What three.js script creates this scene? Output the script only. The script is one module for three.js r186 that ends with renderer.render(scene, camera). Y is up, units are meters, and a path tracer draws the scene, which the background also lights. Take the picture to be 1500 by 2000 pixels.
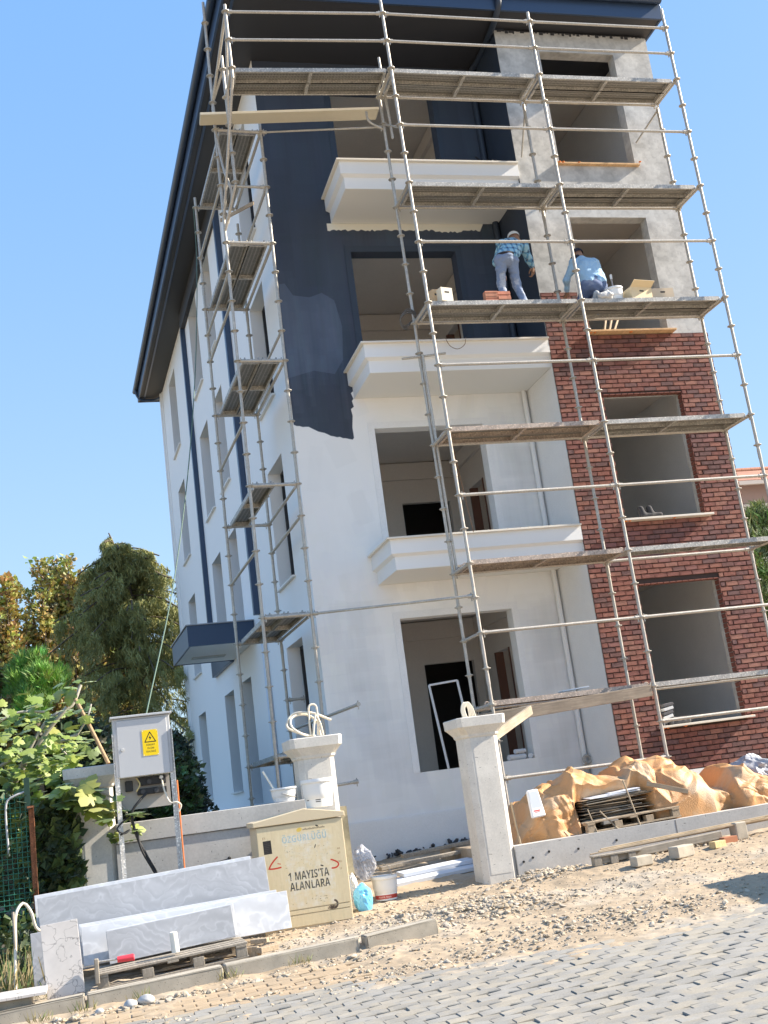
import * as THREE from 'three';
import { mergeGeometries, mergeVertices, toCreasedNormals } from 'three/addons/utils/BufferGeometryUtils.js';
import { RoundedBoxGeometry } from 'three/addons/geometries/RoundedBoxGeometry.js';

// ---------------------------------------------------------------- camera, sky, sun, exposure
const scene = new THREE.Scene();
const camera = new THREE.PerspectiveCamera(47.94, 768 / 1024, 0.1, 600);
camera.position.set(-5.447, 1.552, 15.121);
camera.rotation.order = 'YXZ';
camera.rotation.set(13.488 * Math.PI / 180, -15.981 * Math.PI / 180, -7.614 * Math.PI / 180);

const renderer = new THREE.WebGLRenderer({ antialias: true });
renderer.toneMapping = THREE.LinearToneMapping;
renderer.toneMappingExposure = 2.6;
renderer.shadowMap.enabled = true;

const SUN = new THREE.Vector3(1, 0.745, 0.15).normalize();
{
  // clear sky: deep blue overhead, paler towards the horizon, a little brighter round the sun
  const W = 512, H = 256, d = new Float32Array(W * H * 4);
  for (let j = 0; j < H; j++) for (let i = 0; i < W; i++) {
    const lat = (j + 0.5) / H * Math.PI - Math.PI / 2, lon = (i + 0.5) / W * 2 * Math.PI - Math.PI;
    const v = new THREE.Vector3(Math.cos(lat) * Math.cos(lon), Math.sin(lat), Math.cos(lat) * Math.sin(lon));
    const e = Math.max(0, v.y), t = Math.pow(1 - e, 2.6);
    const g = Math.max(0, v.dot(SUN)), glow = 0.08 * Math.pow(g, 3) + 0.4 * Math.pow(g, 40);
    let r = 0.086 + 0.20 * t, gr = 0.19 + 0.195 * t, b = 0.395 + 0.045 * t;
    r += glow * 0.9; gr += glow * 0.95; b += glow;
    if (v.y < 0) { const k = Math.min(1, -v.y * 12); r = r * (1 - k) + 0.24 * k; gr = gr * (1 - k) + 0.20 * k; b = b * (1 - k) + 0.15 * k; }
    d.set([r, gr, b, 1], (j * W + i) * 4);
  }
  const tx = new THREE.DataTexture(d, W, H, THREE.RGBAFormat, THREE.FloatType);
  tx.mapping = THREE.EquirectangularReflectionMapping; tx.magFilter = tx.minFilter = THREE.LinearFilter; tx.wrapS = THREE.RepeatWrapping;
  tx.needsUpdate = true;
  scene.background = tx; scene.environment = tx;
}
const sun = new THREE.DirectionalLight(new THREE.Color(1, 0.90, 0.76), 4.6);
sun.position.copy(SUN).multiplyScalar(60); sun.target.position.set(0, 4, 0);
sun.castShadow = true; sun.shadow.mapSize.set(4096, 4096); sun.shadow.radius = 1;
Object.assign(sun.shadow.camera, { left: -30, right: 30, top: 30, bottom: -30, near: 1, far: 140 });
scene.add(sun, sun.target);

// ---------------------------------------------------------------- helpers
let seed = 7;
const rnd = () => { seed = (seed + 0x6D2B79F5) | 0; let t = Math.imul(seed ^ (seed >>> 15), 1 | seed); t = (t + Math.imul(t ^ (t >>> 7), 61 | t)) ^ t; return ((t ^ (t >>> 14)) >>> 0) / 4294967296; };
const rr = (a, b) => a + (b - a) * rnd();
const V = (x, y, z) => new THREE.Vector3(x, y, z);
const lerp = (a, b, t) => a + (b - a) * t, clamp = (v, a, b) => Math.min(b, Math.max(a, v));
const smooth = (a, b, v) => { const t = clamp((v - a) / (b - a), 0, 1); return t * t * (3 - 2 * t); };
const used = {};
function numbered(n) { const k = used[n] = (used[n] ?? -1) + 1; return k ? `${n}_${String(k).padStart(3, '0')}` : n; }
function tagAs(o, label, category, group, kind) { if (label) o.userData.label = label; if (category) o.userData.category = category; if (group) o.userData.group = group; if (kind) o.userData.kind = kind; return o; }
function mesh(name, g, m, parent) {
  const o = new THREE.Mesh(g, m); o.name = parent && parent !== scene ? name : numbered(name); o.castShadow = o.receiveShadow = true;
  (parent || scene).add(o); return o;
}
function thing(name, label, category, group, pos) { const o = new THREE.Group(); o.name = numbered(name); scene.add(o); if (pos) o.position.set(...pos); return tagAs(o, label, category, group); }
function single(name, g, m, label, category, group) { return tagAs(mesh(name, g, m), label, category, group); }
function struct(name, g, m) { const o = mesh(name, g, m); o.userData.kind = 'structure'; return o; }
// uv in metres, by the way each face points
function buv(g, s = 1, ox = 0, oy = 0) {
  if (g.index) g = g.toNonIndexed();
  const p = g.attributes.position, uv = new Float32Array(p.count * 2), a = V(), b = V(), c = V(), n = V();
  for (let i = 0; i < p.count; i += 3) {
    a.fromBufferAttribute(p, i); b.fromBufferAttribute(p, i + 1); c.fromBufferAttribute(p, i + 2);
    n.subVectors(b, a).cross(c.clone().sub(a)); const x = Math.abs(n.x), y = Math.abs(n.y), z = Math.abs(n.z);
    [a, b, c].forEach((q, k) => { const [u, v] = y >= x && y >= z ? [q.x, q.z] : x >= z ? [q.z, q.y] : [q.x, q.y]; uv[(i + k) * 2] = u * s + ox; uv[(i + k) * 2 + 1] = v * s + oy; });
  }
  g.setAttribute('uv', new THREE.BufferAttribute(uv, 2)); return g;
}
const strip = g => { g = g.index ? g.toNonIndexed() : g; for (const k of Object.keys(g.attributes)) if (!['position', 'normal', 'uv', 'color'].includes(k)) g.deleteAttribute(k); if (!g.attributes.uv) buv(g); return g; };
const merge = a => a.length === 1 ? strip(a[0]) : mergeGeometries(a.map(strip));
const bx = (x0, x1, y0, y1, z0, z1) => buv(new THREE.BoxGeometry(Math.abs(x1 - x0), Math.abs(y1 - y0), Math.abs(z1 - z0)).translate((x0 + x1) / 2, (y0 + y1) / 2, (z0 + z1) / 2));
const rbx = (w, h, d, r = 0.006, seg = 1) => buv(new RoundedBoxGeometry(w, h, d, seg, r));
const rb = (x0, x1, y0, y1, z0, z1, r = 0.006) => rbx(x1 - x0, y1 - y0, z1 - z0, r).translate((x0 + x1) / 2, (y0 + y1) / 2, (z0 + z1) / 2);
function along(g, p, q) { // lay a geometry built along +y from 0 to 1 between two points
  const d = q.clone().sub(p), m = new THREE.Matrix4().compose(p, new THREE.Quaternion().setFromUnitVectors(V(0, 1, 0), d.clone().normalize()), V(1, 1, 1));
  return g.applyMatrix4(m);
}
function rod(p, q, r = 0.024, n = 10, r2 = r) { const L = p.distanceTo(q); return along(new THREE.CylinderGeometry(r2, r, L, n, 1).translate(0, L / 2, 0), p, q); }
function bar(p, q, w, h, up = V(0, 1, 0)) { // rectangular bar from p to q: w across, h along up
  const L = p.distanceTo(q), y = q.clone().sub(p).normalize(), x = y.clone().cross(up).normalize(), z = x.clone().cross(y);
  const g = buv(new RoundedBoxGeometry(w, L, h, 1, Math.min(w, h) * 0.12).translate(0, L / 2, 0));
  return g.applyMatrix4(new THREE.Matrix4().makeBasis(x, y, z).setPosition(p));
}
function tube(pts, r, seg = 24, n = 7, closed = false) { return new THREE.TubeGeometry(new THREE.CatmullRomCurve3(pts, closed, 'centripetal'), seg, r, n, closed); }
function wallShape(poly, holes, depth) { // polygon with rectangular holes [x0,x1,y0,y1], front face at z = 0, thickness behind it
  const s = new THREE.Shape(poly.map(p => new THREE.Vector2(...p)));
  for (const [x0, x1, y0, y1] of holes) { const h = new THREE.Path(); h.moveTo(x0, y0); h.lineTo(x0, y1); h.lineTo(x1, y1); h.lineTo(x1, y0); h.closePath(); s.holes.push(h); }
  return buv(new THREE.ExtrudeGeometry(s, { depth, bevelEnabled: false, steps: 1 }).translate(0, 0, -depth));
}
const rect = (x0, x1, y0, y1) => [[x0, y0], [x1, y0], [x1, y1], [x0, y1]];

// ---------------------------------------------------------------- textures
const N = 512, lat = {};
function lattice(per, s) { const k = per + '_' + s; if (!lat[k]) { let q = 1234567 + s * 7919 + per * 31; lat[k] = Float32Array.from({ length: per * per }, () => { q = (Math.imul(q, 1664525) + 1013904223) | 0; return (q >>> 8) / 16777216; }); } return lat[k]; }
function vn(u, v, per, s) { // value noise that repeats after 1
  const L = lattice(per, s), x = u * per, y = v * per, xi = Math.floor(x), yi = Math.floor(y); let fx = x - xi, fy = y - yi; fx = fx * fx * (3 - 2 * fx); fy = fy * fy * (3 - 2 * fy);
  const m = a => ((a % per) + per) % per, g = (a, b) => L[m(b) * per + m(a)];
  return lerp(lerp(g(xi, yi), g(xi + 1, yi), fx), lerp(g(xi, yi + 1), g(xi + 1, yi + 1), fx), fy);
}
const fbm = (u, v, per, oct, s = 0) => { let a = 0, w = 0.5, t = 0; for (let o = 0; o < oct; o++) { a += w * vn(u, v, per << o, s + o); t += w; w *= 0.55; } return a / t; };
function tex(fn, { size = N, srgb = true, rep = [1, 1] } = {}) { // fn(u, v) -> [r, g, b] 0..1, linear when srgb is off
  const d = new Uint8Array(size * size * 4);
  for (let j = 0; j < size; j++) for (let i = 0; i < size; i++) { const c = fn(i / size, j / size); const o = (j * size + i) * 4; d[o] = clamp(c[0], 0, 1) * 255; d[o + 1] = clamp(c[1], 0, 1) * 255; d[o + 2] = clamp(c[2], 0, 1) * 255; d[o + 3] = 255; }
  const t = new THREE.DataTexture(d, size, size); t.wrapS = t.wrapT = THREE.RepeatWrapping; t.magFilter = THREE.LinearFilter; t.minFilter = THREE.LinearMipmapLinearFilter; t.generateMipmaps = true;
  if (srgb) t.colorSpace = THREE.SRGBColorSpace; t.repeat.set(...rep); t.needsUpdate = true; return t;
}
const s2 = v => Math.pow(clamp(v, 0, 1), 1 / 2.2); // linear albedo to texture value
const tone = (c, k) => [s2(c[0] * k), s2(c[1] * k), s2(c[2] * k)];
function canvasTex(w, h, draw, srgb = true) { const c = document.createElement('canvas'); c.width = w; c.height = h; draw(c.getContext('2d'), w, h); const t = new THREE.CanvasTexture(c); if (srgb) t.colorSpace = THREE.SRGBColorSpace; t.anisotropy = 8; return t; }
const std = (o) => new THREE.MeshStandardMaterial({ roughness: 0.85, metalness: 0, ...o });
const lin = (r, g, b) => new THREE.Color().setRGB(r, g, b);
const rep = (t, s) => { const q = t.clone(); q.repeat.set(1 / s, 1 / s); q.needsUpdate = true; return q; };

const T = {};
T.fine = tex((u, v) => { const k = fbm(u, v, 32, 4, 3); return [k, k, k]; }, { srgb: false });
T.plaster = tex((u, v) => { const k = 0.93 + 0.10 * (fbm(u, v, 4, 5, 11) - 0.5) + 0.05 * (vn(u, v, 128, 5) - 0.5); return tone([0.90, 0.895, 0.88], k); });
T.concrete = tex((u, v) => { const a = fbm(u, v, 5, 6, 21), p = vn(u, v, 128, 9) > 0.93 ? 0.72 : 1; const k = (0.72 + 0.5 * a + 0.12 * (vn(u, v, 64, 2) - 0.5)) * p; return tone([0.47, 0.45, 0.415], k); });
T.grey = tex((u, v) => { const a = fbm(u, v, 4, 6, 41); const sc = Math.pow(fbm(u * 1.0, v, 24, 3, 57), 2); const st = Math.abs(Math.sin((u * 90 + 6 * vn(u, v, 8, 4) + v * 22) * 3.14)) * (vn(u, v, 12, 77) > 0.5 ? 1 : 0); const k = 0.74 + 0.42 * (a - 0.3) - 0.18 * sc - 0.10 * st; return tone([0.70, 0.685, 0.65], k); });
T.steel = tex((u, v) => { const a = fbm(u, v, 8, 5, 61), sp = vn(u, v, 64, 8), sp2 = vn(u, v, 32, 18); let c = tone([0.36, 0.355, 0.345], 0.6 + 0.9 * a); if (sp > 0.80 || sp2 > 0.84) c = tone([0.70, 0.67, 0.62], 0.85 + 0.2 * a); else if (sp < 0.12) c = tone([0.22, 0.19, 0.16], 1); return c; });
T.wood = tex((u, v) => { const g = fbm(u * 1.0, v * 0.06, 48, 4, 81), f = fbm(u, v, 6, 4, 85); const k = 0.55 + 0.55 * g + 0.35 * (f - 0.5); return tone([0.47, 0.36, 0.24], k); });
T.oldwood = tex((u, v) => { const g = fbm(u * 1.0, v * 0.06, 48, 4, 91), f = fbm(u, v, 6, 4, 95); const k = 0.5 + 0.6 * g + 0.4 * (f - 0.5); return tone([0.40, 0.35, 0.28], k); });
const M = {
  plaster: std({ map: rep(T.plaster, 1.7), bumpMap: rep(T.fine, 0.5), bumpScale: 0.0015, roughness: 0.9 }),
  white: std({ color: lin(0.90, 0.89, 0.87), bumpMap: rep(T.fine, 0.35), bumpScale: 0.001, roughness: 0.75 }),
  conc: std({ map: rep(T.concrete, 1.3), bumpMap: rep(T.concrete, 1.3), bumpScale: 0.004 }),
  adhesive: std({ map: rep(T.grey, 1.1), bumpMap: rep(T.grey, 1.1), bumpScale: 0.006, roughness: 0.95 }),
  darkpaint: std({ color: lin(0.030, 0.042, 0.064), roughness: 0.55, bumpMap: rep(T.fine, 0.4), bumpScale: 0.0008 }),
  soffit: std({ color: lin(0.040, 0.041, 0.047), roughness: 0.6 }),
  fascia: std({ color: lin(0.042, 0.070, 0.125), roughness: 0.35, metalness: 0.2 }),
  steel: std({ map: rep(T.steel, 0.31), color: lin(1.18, 1.12, 1.02), roughness: 0.5, metalness: 0.35 }),
  wood: std({ map: rep(T.wood, 0.6), roughness: 0.8 }),
  oldwood: std({ map: rep(T.oldwood, 0.6), roughness: 0.85 }),
  room: std({ map: rep(T.plaster, 2.1), color: lin(0.92, 0.85, 0.78), roughness: 0.95 }),
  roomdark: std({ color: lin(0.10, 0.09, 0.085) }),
};

// ---------------------------------------------------------------- ground height: rises to the right and towards the building
const gh = (x, z) => 0.30 + 0.035 * (clamp(x, -14, 14) + 3) - 0.045 * (clamp(z, -8, 8) - 2);

// ================================================================ the apartment building
const building = thing('apartment_building', 'four storey apartment block under construction with white, dark grey and brick walls', 'building');
const ZW = -2.42, ZB = -1.2, XR = 2.40, XE = 5.37, XL = -1.75, SOF = 14.3; // recessed wall, brick front, return wall, right end, left corner, soffit
const LEN = 16.5;                                                          // length of the side facade
const LF = new THREE.Matrix4().makeBasis(V(0.032, 0, 0.9995), V(0, 1, 0), V(-0.9995, 0, 0.032)).setPosition(XL, 0, ZW);
const side = g => g.applyMatrix4(LF);                                      // local x runs towards the street, y up, z out of the side facade
const FL = [1.62, 4.82, 8.02, 11.22];
const winY = [[1.95, 4.18], [5.22, 7.37], [8.45, 10.6], [11.62, 13.86]];
const openX = [-0.40, 1.51], openY = [[1.75, 4.16], [5.0, 7.36], [8.2, 10.58], [11.4, 13.80]];
const bwX = [3.20, 4.65];

// -- recessed front wall: primer white below, dark paint above with a ragged unfinished edge
const paint = canvasTex(640, 2048, (c, w, h) => {
  const y0 = 0.4, y1 = 14.3, X = x => (x - XL) / (XR - XL) * w, Y = y => h - (y - y0) / (y1 - y0) * h;
  c.fillStyle = 'rgb(241,240,237)'; c.fillRect(0, 0, w, h);
  for (let i = 0; i < 420; i++) { const x = rnd() * w, y = Y(rr(0.4, 7.9)), a = rr(20, 90), k = rnd() < 0.55 ? 212 : 250; c.fillStyle = `rgba(${k},${k},${k - (rnd() < 0.3 ? 8 : 0)},${rr(0.02, 0.10)})`; c.save(); c.translate(x, y); c.rotate(rr(-0.4, 0.4)); c.fillRect(-a / 2, -a, a * rr(0.4, 1.2), a * rr(0.6, 2.2)); c.restore(); }
  // grey skim coat patches on the ground and first floors
  for (const [x, y, a, b] of [[-1.2, 3.4, 0.5, 1.0], [1.95, 2.6, 0.42, 1.2], [1.9, 3.6, 0.4, 0.5], [-0.8, 2.2, 0.8, 0.7], [1.95, 6.6, 0.4, 0.9]]) for (let i = 0; i < 26; i++) { c.fillStyle = 'rgba(196,194,192,0.07)'; c.fillRect(X(x + rr(-a, a * 0.4)), Y(y + rr(-b, b) + 0.3), rr(30, 90), rr(40, 140)); }
  const edge = [[XL - 0.1, 14.5], [XL - 0.1, 7.47]]; // jagged lower border of the dark paint
  for (let x = XL, i = 0; x < -0.80; x += 0.05, i++) edge.push([x, 7.47 - 0.27 * smooth(XL, -0.8, x) + (i % 5 === 0 ? 0.03 : 0) * rnd() + rr(-0.012, 0.012)]);
  edge.push([-0.79, 7.19], [-0.765, 7.22], [-0.77, 7.4], [-0.74, 7.6], [-0.755, 7.72], [-0.70, 7.76], [-0.72, 7.86], [-0.69, 7.9], [-0.72, 8.0], [-0.66, 8.05], [XR + 0.1, 8.05], [XR + 0.1, 14.5]);
  c.fillStyle = 'rgb(58,67,82)'; c.beginPath(); edge.forEach(([x, y], i) => c[i ? 'lineTo' : 'moveTo'](X(x), Y(y))); c.closePath(); c.fill(); c.save(); c.clip();
  for (let i = 0; i < 260; i++) { const x = rr(XL, XR), y = rr(7.2, 14.2), k = rnd() < 0.5 ? '84,96,114' : '40,46,57'; c.fillStyle = `rgba(${k},${rr(0.03, 0.10)})`; c.fillRect(X(x), Y(y), rr(14, 60), rr(60, 330)); }
  // a second, paler dry coat on the lower left with its own torn edge
  c.fillStyle = 'rgba(92,104,123,0.55)'; c.beginPath(); [[-1.75, 9.98], [-1.62, 10.0], [-1.5, 9.78], [-1.22, 9.74], [-1.0, 9.82], [-0.8, 9.68], [-0.72, 9.2], [-0.78, 8.6], [-0.95, 8.35], [-1.3, 8.42], [-1.75, 8.3]].forEach(([x, y], i) => c[i ? 'lineTo' : 'moveTo'](X(x), Y(y))); c.closePath(); c.fill();
  for (let i = 0; i < 60; i++) { c.fillStyle = `rgba(112,124,142,${rr(0.03, 0.09)})`; c.fillRect(X(rr(-1.75, -0.8)), Y(rr(8.6, 9.8)), rr(6, 26), rr(60, 190)); }
  // cream band left unpainted below the top balcony
  c.fillStyle = 'rgb(226,222,208)'; c.beginPath(); c.moveTo(X(-0.76), Y(11.12)); c.lineTo(X(-0.76), Y(10.98)); for (let x = -0.76; x < 2.06; x += 0.04) c.lineTo(X(x), Y(10.99 + rr(-0.02, 0.018) - (x > 1.2 && x < 1.7 ? 0.03 : 0))); c.lineTo(X(2.12), Y(11.12)); c.closePath(); c.fill();
  c.restore();
});
const paintMat = std({ map: paint, roughness: 0.72, bumpMap: rep(T.fine, 0.02), bumpScale: 0.0008 });
{
  const holes = openY.map(([a, b]) => [openX[0], openX[1], a, b]);
  const g = wallShape(rect(XL + 0.004, XR - 0.004, 0.4, SOF - 0.004), holes, 0.25);
  const p = g.attributes.position, uv = g.attributes.uv;
  for (let i = 0; i < p.count; i++) uv.setXY(i, (p.getX(i) - XL) / (XR - XL), (p.getY(i) - 0.4) / 13.9);
  mesh('recessed_front_wall', g.translate(0, 0, ZW), paintMat, building);
  // projecting plinth below
  mesh('plinth', merge([bx(XL - 0.01, XR - 0.01, 0.3, 1.13, ZW, ZW + 0.035), bx(XL - 0.01, XR - 0.01, 1.13, 1.145, ZW, ZW + 0.02)]), M.plaster, building);
  // flat raised surround round each balcony opening
  openY.forEach(([a, b], i) => mesh('opening_surround', merge([bx(openX[0] - 0.11, openX[0], a, b + 0.11, ZW + 0.001, ZW + 0.009), bx(openX[1], openX[1] + 0.11, a, b + 0.11, ZW + 0.001, ZW + 0.009), bx(openX[0], openX[1], b, b + 0.11, ZW + 0.001, ZW + 0.009)]), i > 1 ? M.darkpaint : M.plaster, building));
  // return wall between the recess and the brick front
  mesh('return_wall', bx(XR, XR + 0.2, 0.3, 8.2, ZW - 0.2, ZB - 0.03), M.plaster, building);
  mesh('return_wall', bx(XR, XR + 0.2, 8.2, SOF - 0.004, ZW - 0.2, ZB - 0.03), M.darkpaint, building);
  // rainwater pipe in the corner of the recess, painted over with the wall
  const px = XR - 0.07, pz = ZW + 0.06;
  mesh('rainwater_pipe', rod(V(px, 1.55, pz), V(px, 8.1, pz), 0.042, 14), M.plaster, building);
  const up = mesh('rainwater_pipe', merge([rod(V(px, 8.1, pz), V(px, 14.1, pz), 0.055, 14), tube([V(px, 14.05, pz), V(px, 14.17, pz + 0.05), V(2.38, 14.22, pz + 0.3), V(2.33, 14.22, -1.1), V(2.31, 14.24, -0.85), V(2.32, 14.35, -0.69), V(2.33, 14.6, -0.66)], 0.055, 40, 12)]), M.darkpaint, building);
  for (const y of [2.9, 6.0, 6.9]) mesh('pipe_clamp', rod(V(px, y, pz), V(px, y + 0.035, pz), 0.05, 14), M.plaster, building);
  for (const y of [9.4, 12.3, 12.0]) mesh('pipe_clamp', merge([rod(V(px, y, pz), V(px, y + 0.03, pz), 0.066, 14), rod(V(px - 0.03, y, pz), V(px - 0.22, y + 0.06, pz + 0.12), 0.012, 6)]), M.soffit, building);
  mesh('waste_outlet', merge([new THREE.TorusGeometry(0.06, 0.022, 8, 16).translate(px, 1.62, pz + 0.08), rod(V(px, 1.5, pz), V(px, 1.15, pz), 0.045, 10)]), M.conc, building);
}
// -- brick bay: concrete wall behind, windows cut through
{
  const holes = winY.map(([a, b]) => [bwX[0], bwX[1], a, b]);
  mesh('brick_bay_wall', wallShape(rect(XR + 0.002, XE, 0.3, SOF - 0.05), holes, 0.22).translate(0, 0, ZB - 0.022), M.adhesive, building);
  mesh('plinth', bx(XR + 0.02, XE + 0.02, 0.3, 1.26, ZB - 0.02, ZB + 0.012), M.plaster, building);
  mesh('end_wall', bx(XE - 0.22, XE - 0.002, 0.3, SOF - 0.01, ZW - LEN, ZB - 0.24), M.plaster, building);
  mesh('rear_wall', bx(XL - 0.6, XE - 0.2, 0.3, SOF - 0.01, ZW - LEN - 0.2, ZW - LEN), M.plaster, building);
  // black damp gap under the soffit
  const js = mesh('joint_strip', merge(Array.from({ length: 40 }, (_, i) => { const x = XR + 0.06 + i * 0.073; return bx(x, x + rr(0.03, 0.075), SOF - rr(0.055, 0.11), SOF - 0.045, ZB - 0.02, ZB - 0.012); })), M.soffit, building); js.userData.kind = 'stuff';
}
// -- bricks: thin clinker slips with open joints, laid in stretcher bond
const BP = 0.2235, BH = 0.0785, BW = 0.211, BT = 0.0665;
const brickTones = [[0.245, 0.098, 0.075], [0.215, 0.085, 0.068], [0.27, 0.115, 0.085], [0.18, 0.088, 0.078], [0.30, 0.14, 0.105], [0.235, 0.105, 0.09], [0.155, 0.082, 0.076]];
T.brick = tex((u, v) => { const a = fbm(u, v, 5, 5, 131), d = vn(u, v, 48, 6); const k = 0.66 + 0.7 * a + 0.18 * (d - 0.5); return tone([0.92, 0.92, 0.92], k * 0.95); });
const brickMats = brickTones.map((c, i) => { const t = rep(T.brick, 0.31); t.offset.set(i * 0.17, i * 0.29); return std({ color: lin(...c.map(q => q * 1.12)), map: t, bumpMap: t, bumpScale: 0.003, roughness: 0.9 }); });
{
  const clad = mesh('brick_cladding', merge([bx(XR + 0.01, XE - 0.01, 1.262, winY[0][0] - 0.03, ZB - 0.021, ZB - 0.012), bx(XR + 0.01, bwX[0], winY[0][0] - 0.03, 8.42, ZB - 0.021, ZB - 0.012), bx(bwX[1], XE - 0.01, winY[0][0] - 0.03, 8.42, ZB - 0.021, ZB - 0.012), bx(bwX[0], bwX[1], 4.18, 5.19, ZB - 0.021, ZB - 0.012), bx(bwX[0], bwX[1], 7.37, 8.40, ZB - 0.021, ZB - 0.012)]), std({ color: lin(0.060, 0.042, 0.037), roughness: 0.95 }), building);
  tagAs(clad, 'red brown brick slips laid up to the third floor');
  const variants = {}; // a few warped bricks per length
  const slip = (w, v) => { const k = w.toFixed(2) + v; if (!variants[k]) { const g = new RoundedBoxGeometry(w, BT, 0.02, 1, 0.004); const p = g.attributes.position; for (let i = 0; i < p.count; i++) p.setXYZ(i, p.getX(i) + rr(-0.0022, 0.0022), p.getY(i) + rr(-0.0022, 0.0022), p.getZ(i) + (p.getZ(i) > 0 ? rr(-0.002, 0.0025) : 0)); g.computeVertexNormals(); variants[k] = buv(g, 1, rnd(), rnd()); } return variants[k]; };
  const list = [];
  const inWin = (x0, x1, y0, y1) => winY.some(([a, b], i) => i < 3 && x1 > bwX[0] + 0.012 && x0 < bwX[1] - 0.012 && y1 > a - 0.035 && y0 < b + 0.012);
  const put = (x0, x1, y) => { if (x1 - x0 < 0.03) return; list.push({ x: (x0 + x1) / 2, w: Math.round((x1 - x0) * 50) / 50, y: y + BH / 2 }); };
  for (let r = 0; ; r++) {
    const y = 1.268 + r * BH; if (y > 9.22) break;
    for (let x = XR + 0.004 - (r % 2 ? BP / 2 : 0); x < XE - 0.02; x += BP) {
      let a = Math.max(x, XR + 0.004), b = Math.min(x + BW, XE - 0.006);
      if (y > 8.36) { // the course being laid now, left of the third floor window only
        if (a > bwX[0] - 0.05 || (y > 9.05 && a > 2.95) || y + BH > 9.24) continue; b = Math.min(b, bwX[0] - 0.008);
      }
      for (const [lo, hi] of [[a, b]]) {
        if (!inWin(lo, hi, y, y + BT)) put(lo, hi, y);
        else { if (lo < bwX[0] - 0.03) put(lo, bwX[0], y); if (hi > bwX[1] + 0.03) put(bwX[1], hi, y); }
      }
    }
  }
  for (const b of list) { b.d = Math.hypot(b.x + 5.45, b.y - 1.55, 16.3); b.hid = b.y < 1.45; }
  list.sort((p, q) => (p.hid - q.hid) || p.d - q.d);
  const rest = brickMats.map(() => []);
  list.forEach((b, i) => {
    const v = Math.floor(rnd() * 4), mi = Math.floor(Math.pow(rnd(), 1.15) * brickMats.length), g = slip(b.w, v), dz = rr(-0.0025, 0.003), rz = rr(-0.006, 0.006);
    if (i < 300) { const o = mesh('brick', g, brickMats[mi], clad); o.position.set(b.x, b.y, ZB + dz); o.rotation.z = rz; }
    else rest[mi].push(g.clone().applyMatrix4(new THREE.Matrix4().makeRotationZ(rz).setPosition(b.x, b.y, ZB + dz)));
  });
  // the remaining, higher bricks in one piece with the tones as vertex colours
  const all = []; rest.forEach((gs, i) => { if (!gs.length) return; const g = merge(gs), n = g.attributes.position.count, c = new Float32Array(n * 3); for (let k = 0; k < n; k++) c.set(brickTones[i].map(q => q * 1.12), k * 3); g.setAttribute('color', new THREE.BufferAttribute(c, 3)); all.push(g); });
  const bm = brickMats[0].clone(); bm.color.setRGB(1, 1, 1); bm.vertexColors = true;
  const o = mesh('upper_bricks', mergeGeometries(all), bm, clad); o.userData.kind = 'stuff';
  // brick returns in the window openings
  const rev = std({ color: lin(0.215, 0.078, 0.056), map: rep(T.brick, 0.31), bumpMap: rep(T.brick, 0.31), bumpScale: 0.003 });
  winY.slice(0, 2).forEach(([a, b]) => {
    for (let y = a; y < b - 0.02; y += BH) { const t = Math.min(BT, b - 0.004 - y); if (t < 0.02) continue; const o = mesh('reveal_brick', rbx(0.018, t, 0.125, 0.003), rev, clad); o.position.set(bwX[1] - 0.012, y + t / 2, ZB - 0.062 + 0.008); }
    for (let x = bwX[0]; x < bwX[1] - 0.05; x += BP / 2) { const o = mesh('lintel_brick', rbx(BP / 2 - 0.011, 0.018, 0.125, 0.003), rev, clad); o.position.set(x + BP / 4, b - 0.012, ZB - 0.054); }
  });
}
// -- window boards: pale sills wedged with orange foam
const foam = std({ color: lin(0.75, 0.22, 0.05), roughness: 0.9 }), sillMat = std({ map: rep(T.plaster, 0.9), color: lin(0.92, 0.86, 0.76), roughness: 0.6 }), sillWood = std({ map: rep(T.wood, 0.7), color: lin(1.7, 1.42, 1.1) });
winY.forEach(([a], i) => {
  const s = mesh('window_sill', rb(bwX[0] - 0.09, bwX[1] + 0.06, a - 0.03, a + 0.003, ZB - 0.24, ZB + (i > 2 ? 0.05 : 0.15), 0.005), i > 1 ? sillWood : sillMat, building);
  for (let k = 0; k < 4; k++) { const g = new THREE.IcosahedronGeometry(rr(0.02, 0.035), 1); const p = g.attributes.position; for (let j = 0; j < p.count; j++) p.setY(j, p.getY(j) * 0.5); const o = mesh('foam_blob', g, foam, s); o.position.set(k < 2 ? bwX[0] - 0.06 + k * 0.07 : k === 3 ? bwX[1] + 0.03 : rr(3.5, 4.4), a - 0.032 + (k === 3 ? 0.03 : 0), ZB + 0.1); }
});
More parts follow.
